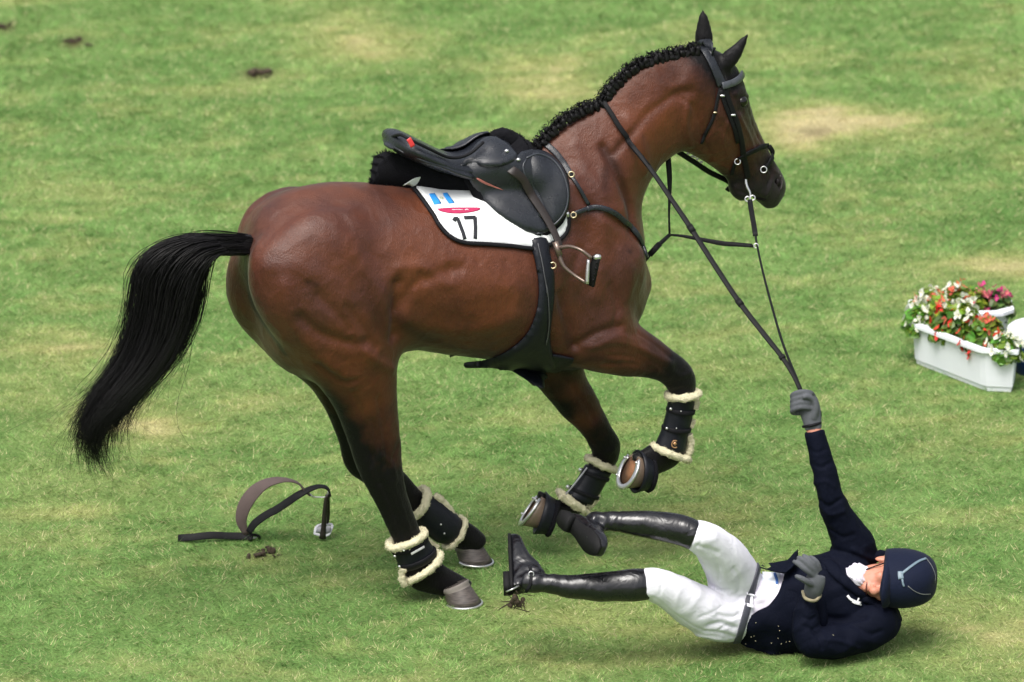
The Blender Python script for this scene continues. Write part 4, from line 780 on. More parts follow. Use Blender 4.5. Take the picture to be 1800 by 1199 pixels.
GLOVE = cloth('grey_glove', (.075, .08, .09), .75, .001, 30, .3); SKIN = NT('skin'); SKIN.set(Base_Color=SKIN.mix(SKIN.noise(35), (.42, .165, .11), (.55, .25, .17)), Roughness=.5, Subsurface_Weight=.15, Subsurface_Radius=(.01, .004, .002)); SKIN.bump(SKIN.noise(120), .0006); SKIN = SKIN.m
def T(pts, n=22, sub=5, k=1.0, dz=0.0): # (px,py,d, r, r2)
    P = [PD(p[0], p[1], p[2]) for p in pts]; return tube(P, [p[3] * k for p in pts], n=n, sub=sub, r2=[(p[4] if len(p) > 4 else p[3]) * k for p in pts], N0=-FW)
def soft(geo, vox, it, fold=0.0, sc=14, seed=0, floor=.004, strokes=()):
    m = remesh(geo, vox); relax(m, it, taubin=False) if it < 6 else relax(m, it)
    V, N = getV(m), getN(m); bvh = tree(m); d = np.zeros(len(V))
    if fold: 
        a = np.abs(vnoise(V * np.array([1, 1, 1]), sc, seed)); d += fold * (.45 - np.minimum(a * 2.2, .9)) * 1.2
    for pts, amp, wd in strokes:
        P, _ = lay(bvh, pts, 0, 4)
        if len(P) > 1: d += amp * np.exp(-(seg_dist(V, P) / wd) ** 2)
    V = V + N * d[:, None]; V[:, 2] = np.maximum(V[:, 2], floor); setV(m, V); relax(m, 1, taubin=False); return m
torso_ = [(1282, 1062, 0, .125, .11), (1312, 1060, 0, .118, .10), (1350, 1064, 0, .125, .10), (1400, 1066, 0, .138, .11), (1450, 1056, 0, .155, .115), (1490, 1038, -.02, .145, .10), (1518, 1030, -.05, .09, .07)]
rarm = [(1512, 986, -.09, .07, .06), (1500, 958, -.03, .076, .07), (1478, 918, .02, .060, .058), (1459, 872, .07, .048, .05), (1450, 832, .085, .043, .044), (1441, 800, .092, .040, .041), (1434, 770, .097, .036, .037), (1432, 758, .098, .034, .035)]
larm = [(1545, 1088, -.03, .070, .07), (1545, 1094, .05, .078, .075), (1500, 1120, .10, .068, .066), (1452, 1130, .15, .062, .06), (1425, 1124, .17, .057, .055), (1417, 1095, .175, .050, .048), (1418, 1068, .18, .040, .038), (1421, 1050, .18, .033, .03)]
rleg = [(1296, 1058, -.03, .105, .10), (1290, 1018, .04, .098, .095), (1274, 984, .14, .086, .085), (1252, 958, .23, .070, .07), (1232, 944, .29, .058, .058), (1215, 940, .30, .052, .052)]
lleg = [(1292, 1078, .02, .105, .10), (1258, 1080, .07, .098, .095), (1222, 1066, .14, .083, .082), (1182, 1042, .22, .070, .07), (1148, 1027, .27, .060, .06), (1130, 1026, .28, .055, .052)]
head_ = []
hf = np.array([-.12, -.42, .90]); hb = lambda v: RT * v[0] + UP * v[1] - FW * v[2]
UPH = hb((.99, -.03, .10)); UPH /= np.linalg.norm(UPH); FWD = hb((-.10, -.40, .91)); FWD -= UPH * (FWD @ UPH); FWD /= np.linalg.norm(FWD); SID = np.cross(UPH, FWD)   # SID: towards the upper ear or lower
HC = PD(1567, 1017, .035)
def hp(u, f, s): return HC + UPH * u + FWD * f + SID * s
MH = np.column_stack([SID, FWD, UPH])
head_ = [ball(hp(.01, -.005, 0), (.072, .092, .085), 24, 16, MH), ball(hp(-.050, .022, 0), (.060, .068, .075), 24, 16, MH), ball(hp(-.105, .045, 0), (.036, .040, .036), 20, 12, MH), ball(hp(-.075, .018, 0), (.056, .050, .045), 20, 12, MH),
         tube([hp(-.015, .088, 0), hp(-.035, .100, 0), hp(-.056, .112, 0), hp(-.062, .098, 0)], [.009, .011, .016, .012], n=12, sub=3), ball(hp(-.062, .098, .012), .008, 10, 8), ball(hp(-.062, .098, -.012), .008, 10, 8),
         tube([hp(-.079, .082, -.022), hp(-.077, .091, 0), hp(-.079, .082, .022)], [.005, .008, .005], n=10, sub=3), tube([hp(-.090, .080, -.018), hp(-.091, .089, 0), hp(-.090, .080, .018)], [.005, .009, .005], n=10, sub=3),
         ball(hp(-.035, .068, .034), (.024, .018, .02), 14, 10, MH), ball(hp(-.035, .068, -.034), (.024, .018, .02), 14, 10, MH), tube([hp(-.01, .082, -.045), hp(-.004, .092, 0), hp(-.01, .082, .045)], [.010, .011, .010], n=10, sub=3),
         ball(hp(-.03, -.005, .074), (.010, .018, .032), 14, 10, MH), ball(hp(-.03, -.005, -.074), (.010, .018, .032), 14, 10, MH), ball(hp(-.108, .066, 0), (.02, .014, .014), 12, 8, MH)]
neck_ = tube([hp(-.06, -.01, 0), PD(1535, 1022, -.01), PD(1508, 1028, -.01)], [.052, .055, .065], n=20, sub=3)
fr = lambda pts: T(pts, k=.68)
hands_core = []
def finger(pts, r): return tube([PD(*p) for p in pts], r, n=12, sub=4)
RH = [finger([(1429, y + 2, .09), (1424, y - 3, .12), (1409, y - 5, .137), (1396, y - 1, .128), (1393, y + 4, .105), (1401, y + 6, .092), (1410, y + 4, .095)], [.0105, .011, .0105, .0103, .0098, .009, .0075]) for y in (694, 703, 712, 720.5)]
RH += [finger([(1430, 735, .115), (1434, 718, .125), (1430, 704, .13), (1420, 697, .142), (1411, 699, .147)], [.015, .013, .0115, .0105, .008]), T([(1430, 755, .098, .030, .024), (1428, 742, .10, .034, .024), (1425, 725, .10, .038, .025), (1422, 705, .097, .034, .022), (1421, 696, .097, .026, .018)], sub=3)]
LH = [finger([(1433, 1014, .24), (1418, 1003, .262), (1404, 992, .262), (1394, 986, .25)], [.011, .0105, .0095, .007]), finger([(1435, 1009, .24), (1423, 995, .262), (1411, 984, .262), (1402, 979, .248)], [.011, .0108, .0098, .007]),
      finger([(1438, 1005, .235), (1430, 991, .255), (1420, 981, .255), (1411, 976, .24)], [.011, .0105, .0095, .007]), finger([(1441, 1003, .225), (1437, 990, .24), (1430, 982, .24), (1423, 978, .225)], [.010, .0095, .0085, .0065]),
      finger([(1430, 1028, .235), (1418, 1022, .26), (1407, 1016, .268), (1398, 1012, .26)], [.013, .012, .0105, .0075]), T([(1424, 1052, .19, .030, .022), (1430, 1036, .215, .034, .024), (1433, 1022, .23, .037, .022), (1436, 1010, .235, .032, .018)], sub=3)]
skel = join(*head_, neck_, fr(torso_), fr(rarm), fr(larm), fr(rleg), fr(lleg), T([(1432, 765, .097, .028, .026), (1429, 745, .10, .027, .021)]), T([(1421, 1060, .18, .026, .024), (1425, 1045, .2, .026, .021)]),
            T([(1232, 944, .29, .045), (1170, 926, .30, .047), (1110, 920, .30, .036), (1060, 917, .30, .03)]), T([(1148, 1027, .27, .046), (1080, 1032, .28, .048), (1010, 1030, .28, .036), (945, 1022, .28, .03)]))
bm_ = remesh(skel, .0042); relax(bm_, 5, taubin=False)
V, N = getV(bm_), getN(bm_); d = np.zeros(len(V))
d -= .006 * np.exp(-(seg_dist(V, np.array([hp(-.085, .095, -.026), hp(-.085, .104, 0), hp(-.085, .095, .026)])) / .004) ** 2)
V = V + N * d[:, None]; V[:, 2] = np.maximum(V[:, 2], .01); setV(bm_, V)
obj('body', bm_, SKIN, rider)
obj('mouth', tube([hp(-.083, .088, -.026), hp(-.0845, .0965, -.010), hp(-.0845, .0975, .008), hp(-.084, .088, .026)], [.0012, .0024, .0024, .0012], n=8, sub=4), simple('lip_shadow', (.10, .025, .02), .5), rider)
for s_ in (1, -1): obj('nostril', ball(hp(-.0665, .100, .008 * s_), (.0035, .0045, .0035), 8, 6), simple('nostril_skin', (.06, .015, .012), .7), rider)
for s_ in (1, -1): obj('eye', ball(hp(-.020, .078, .031 * s_), (.011, .010, .011), 12, 8), EYE, rider)
obj('hair', rough(tube([hp(-.02, -.02, .070), hp(0, -.05, .06), hp(-.015, -.085, .02), hp(-.015, -.085, -.02), hp(0, -.05, -.06), hp(-.02, -.02, -.070)], .016, n=12, sub=4), .004, 60), simple('fair_hair', (.30, .19, .09), .7, .4, 60), rider)
# helmet
HM = PD(1600, 1017, .04); hs = []
for i in range(0, 15):
    a = math.radians(-22 + i * 112 / 14); th = np.linspace(0, 2 * math.pi, 44, endpoint=False); k = math.cos(a) ** .62
    hs.append(HM - UPH * .040 + UPH * .137 * math.sin(a) + np.outer(np.cos(th) * .132 * k, FWD) + np.outer(np.sin(th) * .103 * k, SID) - np.outer(np.clip(np.cos(th), 0, 1) ** 6 * .012 * k, UPH))
VELVET = cloth('navy_velvet', (.0035, .0065, .021), .75, .0004, 60, .15, Sheen_Weight=.03)
inner = [HM + (r - HM) * .9 for r in hs[::-1][1:]]
helmet = obj('helmet', rings(np.array([np.asarray(h_) for h_ in hs[::-1]] + [HM + (hs[0] - HM) * .9, HM + (hs[5] - HM) * .88])), VELVET, rider)
brim = []
for t_, ex in ((-1.0, 0), (-.75, .02), (-.4, .042), (0, .052), (.4, .042), (.75, .02), (1.0, 0)):
    a = t_ * 1.15; p = HM - UPH * (.078 + .012 * math.cos(a)) + FWD * (.128 * math.cos(a) + ex * .8) + SID * (.100 * math.sin(a)); b_ = HM - UPH * .058 + FWD * .108 * math.cos(a) + SID * .094 * math.sin(a)
    brim.append([p + UPH * .004, p - UPH * .004, b_ - UPH * .008, b_ + UPH * .010])
obj('peak', rings(np.array(brim)), VELVET, helmet)
HMB = tree(helmet.data); SILV = simple('silver_trim', (.12, .17, .21), .45, .35, 120, 0); DOTS = simple('pale_trim', (.16, .17, .17), .5, .3, 200)
def onH(pts, wd, th, mat, name, off_=.002):
    P, N = lay(HMB, pts, off_, 4)
    if len(P) > 2: obj(name, strap(P, N, wd, th, 1), mat, helmet)
onH([(1586, 1008), (1600, 997), (1615, 987), (1628, 982)], [.014, .009, .008, .008] if False else .009, .003, SILV, 'trim')
onH([(1628, 982), (1637, 995), (1643, 1010), (1643, 1025)], .0022, .0015, DOTS, 'trim'); onH([(1596, 1030), (1606, 1038), (1620, 1044), (1635, 1044)], .0022, .0015, DOTS, 'trim')
onH([(1583, 1005), (1583, 1012), (1584, 1018)], .020, .004, SILV, 'badge'); onH([(1586, 1018), (1587, 1025), (1589, 1031)], .007, .003, SILV, 'badge')
onH([(1590, 1006), (1592, 1014)], .008, .003, DOTS, 'badge')
sv = strap([hp(-.02, .02, .072), hp(-.075, .04, .058), hp(-.118, .03, .03), hp(-.122, .03, 0), hp(-.118, .03, -.03), hp(-.075, .04, -.058), hp(-.02, .02, -.072)], MH[:, 1] * 0 + -UPH, .006, .003, 4)
obj('chin_strap', sv, PIPE, helmet)
# breeches and shirt
brg = join(T(torso_[:2] + [(1325, 1060, 0, .115, .10)]), T(rleg), T(lleg), ball(PD(1285, 1085, 0), (.09, .09, .09), 20, 12))
brm = soft(brg, .006, 16, .003, 12, 4, strokes=[([(1245, 1028), (1262, 1036), (1280, 1038)], -.008, .008), ([(1225, 960), (1245, 965), (1262, 972)], -.006, .008), ([(1215, 966), (1235, 985), (1240, 1005)], .004, .010), ([(1290, 1105), (1270, 1095), (1245, 1100)], -.008, .008), ([(1240, 1110), (1265, 1112), (1290, 1120)], -.007, .006), ([(1262, 1080), (1285, 1085), (1300, 1080)], -.006, .009), ([(1290, 1000), (1300, 1020), (1300, 1040)], -.005, .009), ([(1150, 1050), (1180, 1075), (1215, 1098), (1245, 1112)], -.004, .004), ([(1225, 1115), (1250, 1120), (1275, 1125)], .007, .008), ([(1215, 968), (1228, 958), (1240, 930)], -.003, .0035), ([(1240, 965), (1262, 990), (1265, 1020)], -.004, .006), ([(1270, 1050), (1290, 1060), (1302, 1050)], -.005, .005), ([(1150, 1000), (1165, 1020), (1160, 1045)], -.003, .004), ([(1230, 1085), (1250, 1078), (1270, 1066)], -.004, .005), ([(1262, 1108), (1280, 1100), (1296, 1104)], -.005, .004)])
obj('breeches', brm, BREECH, rider); BRB = tree(brm)
shm = soft(T([(1305, 1060, 0, .110, .098), (1350, 1064, 0, .118, .098), (1400, 1066, 0, .130, .106), (1450, 1056, 0, .145, .11), (1482, 1040, -.01, .12, .09), (1500, 1034, -.03, .07, .06)]), .006, 4, .006, 16, 2, strokes=[([(1325, 1030), (1345, 1028), (1365, 1030)], -.006, .006), ([(1330, 1055), (1350, 1048), (1362, 1050)], .006, .008)])
sh_o = obj('shirt', shm, SHIRT, rider); SHB = tree(shm)
P, N = lay(SHB, [(1361, 1008), (1365, 1018), (1366, 1027)], .003, 3); obj('number_card', patch([(1340, 1006), (1372, 1007), (1368, 1034), (1338, 1036)], SHB, .002, .002, 3, smooth_poly=False), simple('pale_card', (.72, .78, .85), .7, .05), sh_o); obj('print_stripe', strap(P, N, .010, .004, 1), simple('print_blue', (.04, .13, .4), .7), sh_o)
ax = PD(1362, 1076, 0) - PD(1262, 1048, 0)
P, N = band(BRB, PD(1314, 1058, 0), ax, UP, .004, 60, .3)
PBELT, NBELT = P, N
if len(P) > 10: obj('belt', strap(P, N, .027, .006, 1, closed=True), simple('belt_webbing', (.05, .052, .07), .55, .3, 60), rider)
for (x, y) in ((1316, 1041), (1310, 1062)):
    i_ = int(np.argmin(np.linalg.norm(proj(PBELT) - np.array([x, y]), axis=1) + 99 * (NBELT @ FW > 0))); a_ = ax / np.linalg.norm(ax)
    obj('belt_loop', strap(np.array([PBELT[i_] + a_ * q_ + NBELT[i_] * .005 for q_ in (-.018, 0, .018)]), NBELT[i_], .012 if y == 1062 else .007, .003, 2), BREECH, rider)
P, N = lay(SHB, [(1326, 1024), (1322, 1045), (1320, 1065), (1314, 1088)], .007, 3); obj('waistband', strap(P, N, .012, .006, 1), BREECH, rider)
# jacket
jg = join(T([(1392, 1068, 0, .146, .118), (1420, 1064, 0, .158, .125), (1455, 1055, 0, .168, .128), (1488, 1040, -.01, .155, .115), (1512, 1042, -.05, .10, .07)]), T(rarm), T(larm), T([(1482, 1000, -.05, .10, .08), (1524, 984, -.11, .065, .06)], sub=3))
jm = soft(jg, .006, 9, .006, 11, 9, strokes=[([(1440, 985), (1460, 1010), (1490, 1030), (1520, 1045)], .010, .008), ([(1450, 975), (1480, 990), (1500, 1000)], -.010, .010), ([(1500, 965), (1520, 978), (1545, 985)], .010, .009), ([(1395, 1010), (1420, 1040), (1440, 1070)], .006, .008), ([(1440, 1085), (1480, 1090), (1520, 1085)], -.014, .012), ([(1440, 880), (1458, 890), (1478, 878)], -.008, .006), ([(1440, 890), (1462, 905), (1482, 898)], .006, .008), ([(1430, 1110), (1440, 1120), (1445, 1140)], -.010, .008), ([(1500, 1100), (1530, 1115), (1550, 1110)], -.007, .009), ([(1450, 1125), (1480, 1128), (1510, 1140)], .006, .007), ([(1412, 1085), (1424, 1090), (1434, 1084)], -.006, .005), ([(1412, 1100), (1428, 1106), (1440, 1100)], -.006, .006), ([(1422, 790), (1436, 796), (1450, 790)], -.004, .005), ([(1428, 815), (1445, 822), (1462, 812)], -.005, .006), ([(1432, 850), (1450, 846), (1468, 856)], .004, .006), ([(1350, 1080), (1370, 1100), (1400, 1110)], .006, .008), ([(1455, 930), (1480, 945), (1500, 940)], -.006, .008)])
jac = obj('jacket', jm, NAVY, rider); JB = tree(jm)
lowflap = patch([(1299, 1114), (1308, 1092), (1326, 1074), (1352, 1064), (1371, 1042), (1384, 1008), (1425, 1000), (1450, 1050), (1445, 1120), (1415, 1152), (1370, 1148), (1330, 1136), (1304, 1128)], SHB, .012, .008, 4, pillow=.010, lay_smooth=12)
lf = mesh(*lowflap); V = getV(lf); V += getN(lf) * (vnoise(V, 14, 4) * .012)[:, None]; V[:, 2] = np.maximum(V[:, 2], .004); setV(lf, V); obj('front_flap', lf, NAVY, jac)
S = lambda x, y, d: PD(x, y, d)
upfl = rings(np.array([[S(1333, 992, .03), S(1334, 997, .10), S(1336, 999, .09), S(1335, 990, .02)], [S(1360, 989, .05), S(1362, 1004, .12), S(1364, 1007, .10), S(1362, 988, .03)], [S(1384, 984, .05), S(1380, 1007, .125), S(1384, 1010, .10), S(1388, 986, .03)], [S(1398, 968, .05), S(1396, 992, .12), S(1402, 994, .10), S(1402, 974, .03)], [S(1401, 961, .06), S(1403, 962, .06), S(1404, 972, .05), S(1402, 972, .05)]]))
uf = remesh(upfl, .004); relax(uf, 3, taubin=False); obj('front_flap', uf, NAVY, jac)
lap = patch([(1440, 986), (1462, 984), (1486, 1010), (1512, 1036), (1545, 1056), (1566, 1066), (1556, 1074), (1528, 1064), (1495, 1040), (1460, 1012)], JB, .003, .006, 4, pillow=.006); obj('lapel', lap, NAVY, jac)
col = rough(tube([PD(1500, 985, -.03), PD(1530, 982, -.04), PD(1552, 978, -.05), PD(1568, 1010, -.12), PD(1570, 1045, -.08), PD(1566, 1064, -.0), PD(1548, 1066, .05), PD(1515, 1050, .09)], [.016, .020, .022, .024, .026, .024, .020, .012], n=14, sub=4), .004, 20); obj('collar', col, NAVY, jac)
stm = remesh(join(tube([PD(1488, 1002, .06), PD(1496, 1008, .09), PD(1508, 1018, .095), PD(1516, 1028, .07)], [.010, .021, .026, .014], n=18, sub=6), tube([PD(1494, 997, .05), PD(1508, 1000, .07), PD(1520, 1008, .06), PD(1524, 1022, .05)], [.012, .022, .024, .018], n=18, sub=6)), .0035); relax(stm, 10, taubin=False)
V = getV(stm); V += getN(stm) * (np.sin(V[:, 0] * 330 + V[:, 2] * 260 + vnoise(V, 30, 2) * 5) * .0022)[:, None]; setV(stm, V); obj('stock_tie', stm, SHIRT, rider)
for pts, wd in (([(1489, 1047), (1494, 1053), (1500, 1056)], .009), ([(1498, 1056), (1504, 1059), (1512, 1061)], .013), ([(1503, 1062), (1507, 1056), (1509, 1051)], .006), ([(1508, 1060), (1513, 1064)], .007)):
    P, N = lay(JB, pts, .004, 3); obj('chest_emblem', strap(P, N, wd, .002, 1), simple('white_thread', (.7, .7, .72), .6, .2, 300), jac)
def glove(name, geo, cuff, parent=None):
    m = remesh(join(*geo), .0032); relax(m, 3, taubin=False); return obj(name, m, GLOVE, rider)
g1 = glove('glove', RH, None); obj('cuff', tube([PD(1412, 750, .10) + RT * 0, PD(1426, 748, .128), PD(1442, 743, .105), PD(1428, 743, .07)], .0055, n=8, sub=5, closed=True), PIPE, g1)
obj('cuff_tab', tube([PD(1433, 716, .10), PD(1439, 722, .10), PD(1440, 733, .10), PD(1436, 738, .10)], [.005, .009, .009, .004], n=8, sub=3), PIPE, g1)
g2_ = glove('glove', LH, None); obj('cuff', tube([PD(1411, 1040, .20), PD(1416, 1052, .235), PD(1432, 1056, .235), PD(1442, 1046, .20), PD(1430, 1042, .16)], .006, n=8, sub=5, closed=True), simple('muddy_cuff', (.22, .19, .12), .8, .5, 60), g2_)
# riding boots
def boot(shaft, heel, toe, sole_n, wd=1.0):
    t = RT * toe[0] + UP * toe[1] - FW * toe[2]; s = RT * sole_n[0] + UP * sole_n[1] - FW * sole_n[2]; t /= np.linalg.norm(t); s -= t * (s @ t); s /= np.linalg.norm(s); wv = np.cross(t, s)
    R, th = [], np.linspace(0, 2 * math.pi, 24, endpoint=False); Rs = []
    for x, hgt, hw in ((.0, .05, .026), (.03, .10, .034), (.07, .125, .036), (.11, .105, .036), (.15, .075, .041), (.19, .06, .046), (.225, .05, .044), (.255, .04, .034), (.275, .026, .018)):
        c = heel + t * x - s * (hgt / 2); R.append(c - np.outer(np.sign(np.cos(th)) * np.abs(np.cos(th)) ** .65 * (hgt + .006) / 2, s) + np.outer(np.sign(np.sin(th)) * np.abs(np.sin(th)) ** .65 * hw, wv)); 
    for x, hw in ((-.008, .016), (.0, .026), (.03, .034), (.07, .033), (.11, .033), (.15, .041), (.19, .048), (.225, .046), (.255, .037), (.278, .018)):
        lift = .0 if x > .1 else .0; p = heel + t * x; hw *= wd; Rs.append([p + wv * hw - s * .006, p - wv * hw - s * .006, p - wv * hw + s * .005, p + wv * hw + s * .005])
    m = remesh(join(rings(R), T(shaft, sub=5)), .0045); relax(m, 5, taubin=False)
    V, N = getV(m), getN(m); ank = PD(*shaft[-2][:3]); dd = np.linalg.norm(V - ank, axis=1); V = V + N * (np.sin(dd * 190 + vnoise(V, 18, 3) * 4) * .0028 * np.exp(-(dd / .085) ** 2) + vnoise(V, 13, 6) * .004)[:, None]; setV(m, V); relax(m, 1, taubin=False)
    b = obj('riding_boot', m, BOOT, rider); Rs = [[PD(0, 0) * 0 + q for q in r] for r in Rs]; so_ = rings(np.array(Rs)); obj('sole', so_, RUBBER, b)
    hl = []
    for x, hw in ((-.010, .014), (-.004, .026), (.02, .033), (.062, .033), (.068, .030)):
        p = heel + t * x; hl.append([p + wv * hw + s * .004, p - wv * hw + s * .004, p - wv * hw * .93 + s * .028, p + wv * hw * .93 + s * .028])
    obj('heel', rings(np.array(hl)), RUBBER, b); return b, t, s, wv
b1, t1, s1, w1 = boot([(1222, 942, .30, .0545, .054), (1195, 932, .30, .057, .054), (1150, 924, .30, .052, .05), (1105, 919, .30, .041, .04), (1072, 917, .30, .036, .036), (1048, 918, .30, .038, .036), (1036, 918, .31, .034, .034)], PD(994, 910, .30), (.42, -.40, .81), (-.84, .21, .5), .86)
b2, t2, s2, w2 = boot([(1140, 1027, .27, .0565, .056), (1110, 1029, .28, .059, .056), (1060, 1032, .28, .054, .05), (1010, 1031, .28, .044, .04), (965, 1026, .28, .037, .036), (938, 1024, .28, .038, .036), (922, 1022, .27, .036, .034)], PD(899, 1037, .27), (-.03, .66, -.74), (-1, -.06, .05))
for pts in ([(931, 996), (934, 1010), (932, 1028), (925, 1040)],):
    P, N = lay(tree(b2.data), pts, .003, 3); obj('spur_strap', strap(P, N, .012, .004, 2), PIPE, b2); h = P[len(P) // 3]; ringo(h - FW * .004, .009, .002, parent=b2, name='buckle')
obj('spur', tube([PD(912, 1030, .32), PD(900, 1036, .34), PD(890, 1040, .33)], .003, n=8, sub=3), STEEL, b2)
P, N = lay(tree(b1.data), [(1050, 905), (1040, 925)], .003, 3)
# clippings stuck to the jacket
cv, cf = [], []; rr = random.Random(11)
JLB = tree(lf)
for i in range(18):
    x, y = rr.gauss(1365, 30), rr.gauss(1118, 18); h = hit(JLB, x, y, .003) or hit(JB, x, y, .003)
    if h is None: continue
    a = rr.uniform(0, 6.28); u = np.cross(h[1], [0, 0, 1.]); u /= np.linalg.norm(u); v_ = np.cross(h[1], u); L_ = rr.uniform(.003, .007); e = u * math.cos(a) + v_ * math.sin(a); f = np.cross(h[1], e) * .0016
    k = len(cv); cv += [h[0] - e * L_ / 2 - f, h[0] - e * L_ / 2 + f, h[0] + e * L_ / 2 + f * .3 + h[1] * .002, h[0] + h[1] * .0035]; cf += [[k, k + 1, k + 2], [k, k + 2, k + 3], [k + 1, k + 3, k + 2]]
obj('grass_clippings', (cv, cf), simple('dry_clippings', (.45, .42, .28), .9, .4, 90), None, False, label='pale dry grass clippings stuck on the jacket of the fallen rider', cat='clippings', kind='stuff')
# ================================================================ loose stirrup leather on the grass
LP = Plane(G(440, 950), 0); sl_ = thing('stirrup_leather', 'loose brown and black stirrup leather with its iron lying on the grass', 'stirrup leather', G(440, 950))
def Lp(pts): return np.array([LP(x, y, (z[0] if z else 0)) for x, y, *z in pts])
A = Lp([(433, 940, .0), (424, 915, .0), (430, 889, .0), (446, 866, .0), (468, 850, 0), (492, 844, 0), (512, 845, 0), (526, 851, 0), (536, 863, 0), (546, 871, 0)])
obj('strap', strap(A, [[-.3, -1, .1], [-.5, -1, .3], [-.5, -.9, .4], [-.4, -.8, .6], [-.3, -.55, 1], [-.2, -.25, 1], [0, .05, 1], [.2, .1, 1], [.6, .0, .8], [.6, 0, .8]], [.020, .045, .056, .056, .050, .040, .034, .030, .026, .022], .005, 4), SUEDE, sl_)
B = Lp([(437, 936, .02), (447, 921, .02), (465, 907, .02), (487, 895, .02), (508, 881, .02), (528, 868, .02), (549, 858, .0), (566, 855, 0), (577, 860, 0), (581, 872, 0)])
obj('strap', strap(B, [[-.5, -1, .5]] * 5 + [[-.4, -.8, .8], [-.2, -.4, 1], [0, -.2, 1], [.8, -.1, .4], [1, 0, 0]], [.026, .030, .03, .03, .03, .03, .028, .026, .024, .022], .005, 4), REIN, sl_)
Cc = np.array([G(x, y, z) for x, y, z in ((313, 946, .012), (340, 944, .022), (371, 941, .026), (400, 942, .02), (431, 943, .016), (444, 944, .02))])
obj('strap', strap(Cc, [0, -.8, .6], .028, .005, 4), REIN, sl_)
bk = obj('buckle', tube(Lp([(436, 944), (446, 940), (455, 943), (455, 950), (446, 953), (438, 950)]), .0055, n=8, closed=True, sub=3), REIN, sl_); obj('buckle_tongue', tube(Lp([(440, 948), (452, 944)]), .003, n=8), STEEL, bk)
ir = obj('stirrup_iron', join(tube(Lp([(576, 870), (573, 880), (571, 900), (569, 925), (567, 946)]), [.008, .008, .009, .010, .014], n=12, sub=3), tube(Lp([(577, 870), (577, 890, -.02), (577, 905, -.03), (575, 922, -.035)]), .0065, n=10, sub=3)), simple('dark_iron', (.04, .033, .03), .35, .3, 40, 0, Metallic=.5), sl_)
obj('tread', strap(Lp([(553, 938), (556, 927, -.01), (566, 922, -.03), (583, 922, -.03), (582, 930, -.01), (577, 940), (565, 941)]), -FW, .010, .008, 3, closed=True), simple('pale_tread_rim', (.6, .6, .64), .5, .1, 60), ir)
obj('tread_pad', patch([(555, 936), (560, 926), (581, 925), (578, 937)], BVHTree.FromPolygons([tuple(v) for v in Lp([(540, 915, .0), (595, 915, 0), (595, 948, 0), (540, 948, 0)])], [(0, 1, 2, 3)]), .0, .004, 3), simple('tread_grip', (.3, .3, .33), .7, .4, 250), ir)
obj('eye_ring', tube(Lp([(545, 868), (550, 873), (562, 874), (574, 873), (577, 864)]), .0028, n=8, sub=3), STEEL, ir)
# ================================================================ planters with begonias
PLAST = simple('white_plastic', (.74, .76, .82), .42, .04, 8, .0004); POT = simple('potting_soil', (.03, .022, .015), .95, .4, 60, .01)
def planter(C, u, L, Wd, H, ch, label):
    u = np.array([u[0], u[1], 0.]); u /= np.linalg.norm(u); v = np.array([-u[1], u[0], 0.])
    if v[1] < 0: v = -v
    def foot(g, z): 
        a, b, c = L / 2 + g, Wd / 2 + g, ch; c = (Wd / 2 + g) * .97 if ch > .055 else ch; o = [(a - c, -b), (a, -b + c), (a, b - c), (a - c, b), (-a + c, b), (-a, b - c), (-a, -b + c), (-a + c, -b)]
        P = []; o2 = o
        for k, (x, y) in enumerate(o2):
            nx, ny = o2[(k + 1) % 8]
            for t in (.06, .5, .94): P.append(C + u * (x + (nx - x) * t) + v * (y + (ny - y) * t) + np.array([0, 0, z]))
        return P
    t = thing('planter', label, 'planter', C, 'white planters at the edge of the lawn')
    obj('trough', rings(np.array([foot(-.034, .0), foot(-.030, .003), foot(-.028, .022), foot(-.022, .024), foot(-.010, H - .022), foot(-.012, H - .006), foot(-.022, H - .006), foot(-.032, .05)])), PLAST, t, False)
    R = [foot(-.014, H - .020), foot(.006, H - .020), foot(.009, H - .017), foot(.009, H - .003), foot(.006, H), foot(-.016, H), foot(-.019, H - .004), foot(-.018, H - .020)]; obj('rim', rings(np.array(R), cap=False, closed=True), PLAST, t, False)
    obj('soil', rings(np.array([foot(-.024, H - .05), foot(-.024, H - .035)])), POT, t); return C, u, v
ud = (.62, -.78); A1 = G(1735, 688); A0 = G(1612, 640); u_ = (A1 - A0) / np.linalg.norm(A1 - A0); v_ = np.array([-u_[1], u_[0], 0]); v_ = v_ if v_[1] > 0 else -v_
Lh = np.linalg.norm(A1 - A0); ch_ = .066; c1_ = (A0 + A1) / 2 + v_ * .066
p1 = planter(c1_, u_, Lh + .196, .20, .185, ch_, 'nearer white plastic planter with red and white begonias')
c2_ = G(1688, 612) ; p2 = planter(c2_, (1, .02), .40, .2, .185, .05, 'farther white planter with pink begonias behind the nearer one')
tb = G(1836, 650); tub = thing('tub', 'blue round tub with white lid behind the planter at the right edge', 'tub', tb)
def lathe(c, prof, n=40): return rings(np.array([[c + np.array([r * math.cos(a), r * math.sin(a), z]) for a in np.linspace(0, 2 * math.pi, n, endpoint=False)] for r, z in prof]))
obj('tub_body', lathe(tb, [(.120, 0), (.124, .004), (.140, .14), (.142, .15)]), simple('royal_blue_plastic', (.008, .035, .20), .45), tub); obj('lid', lathe(tb, [(.146, .150), (.152, .153), (.152, .172), (.146, .178), (.08, .182)]), PLAST, tub)
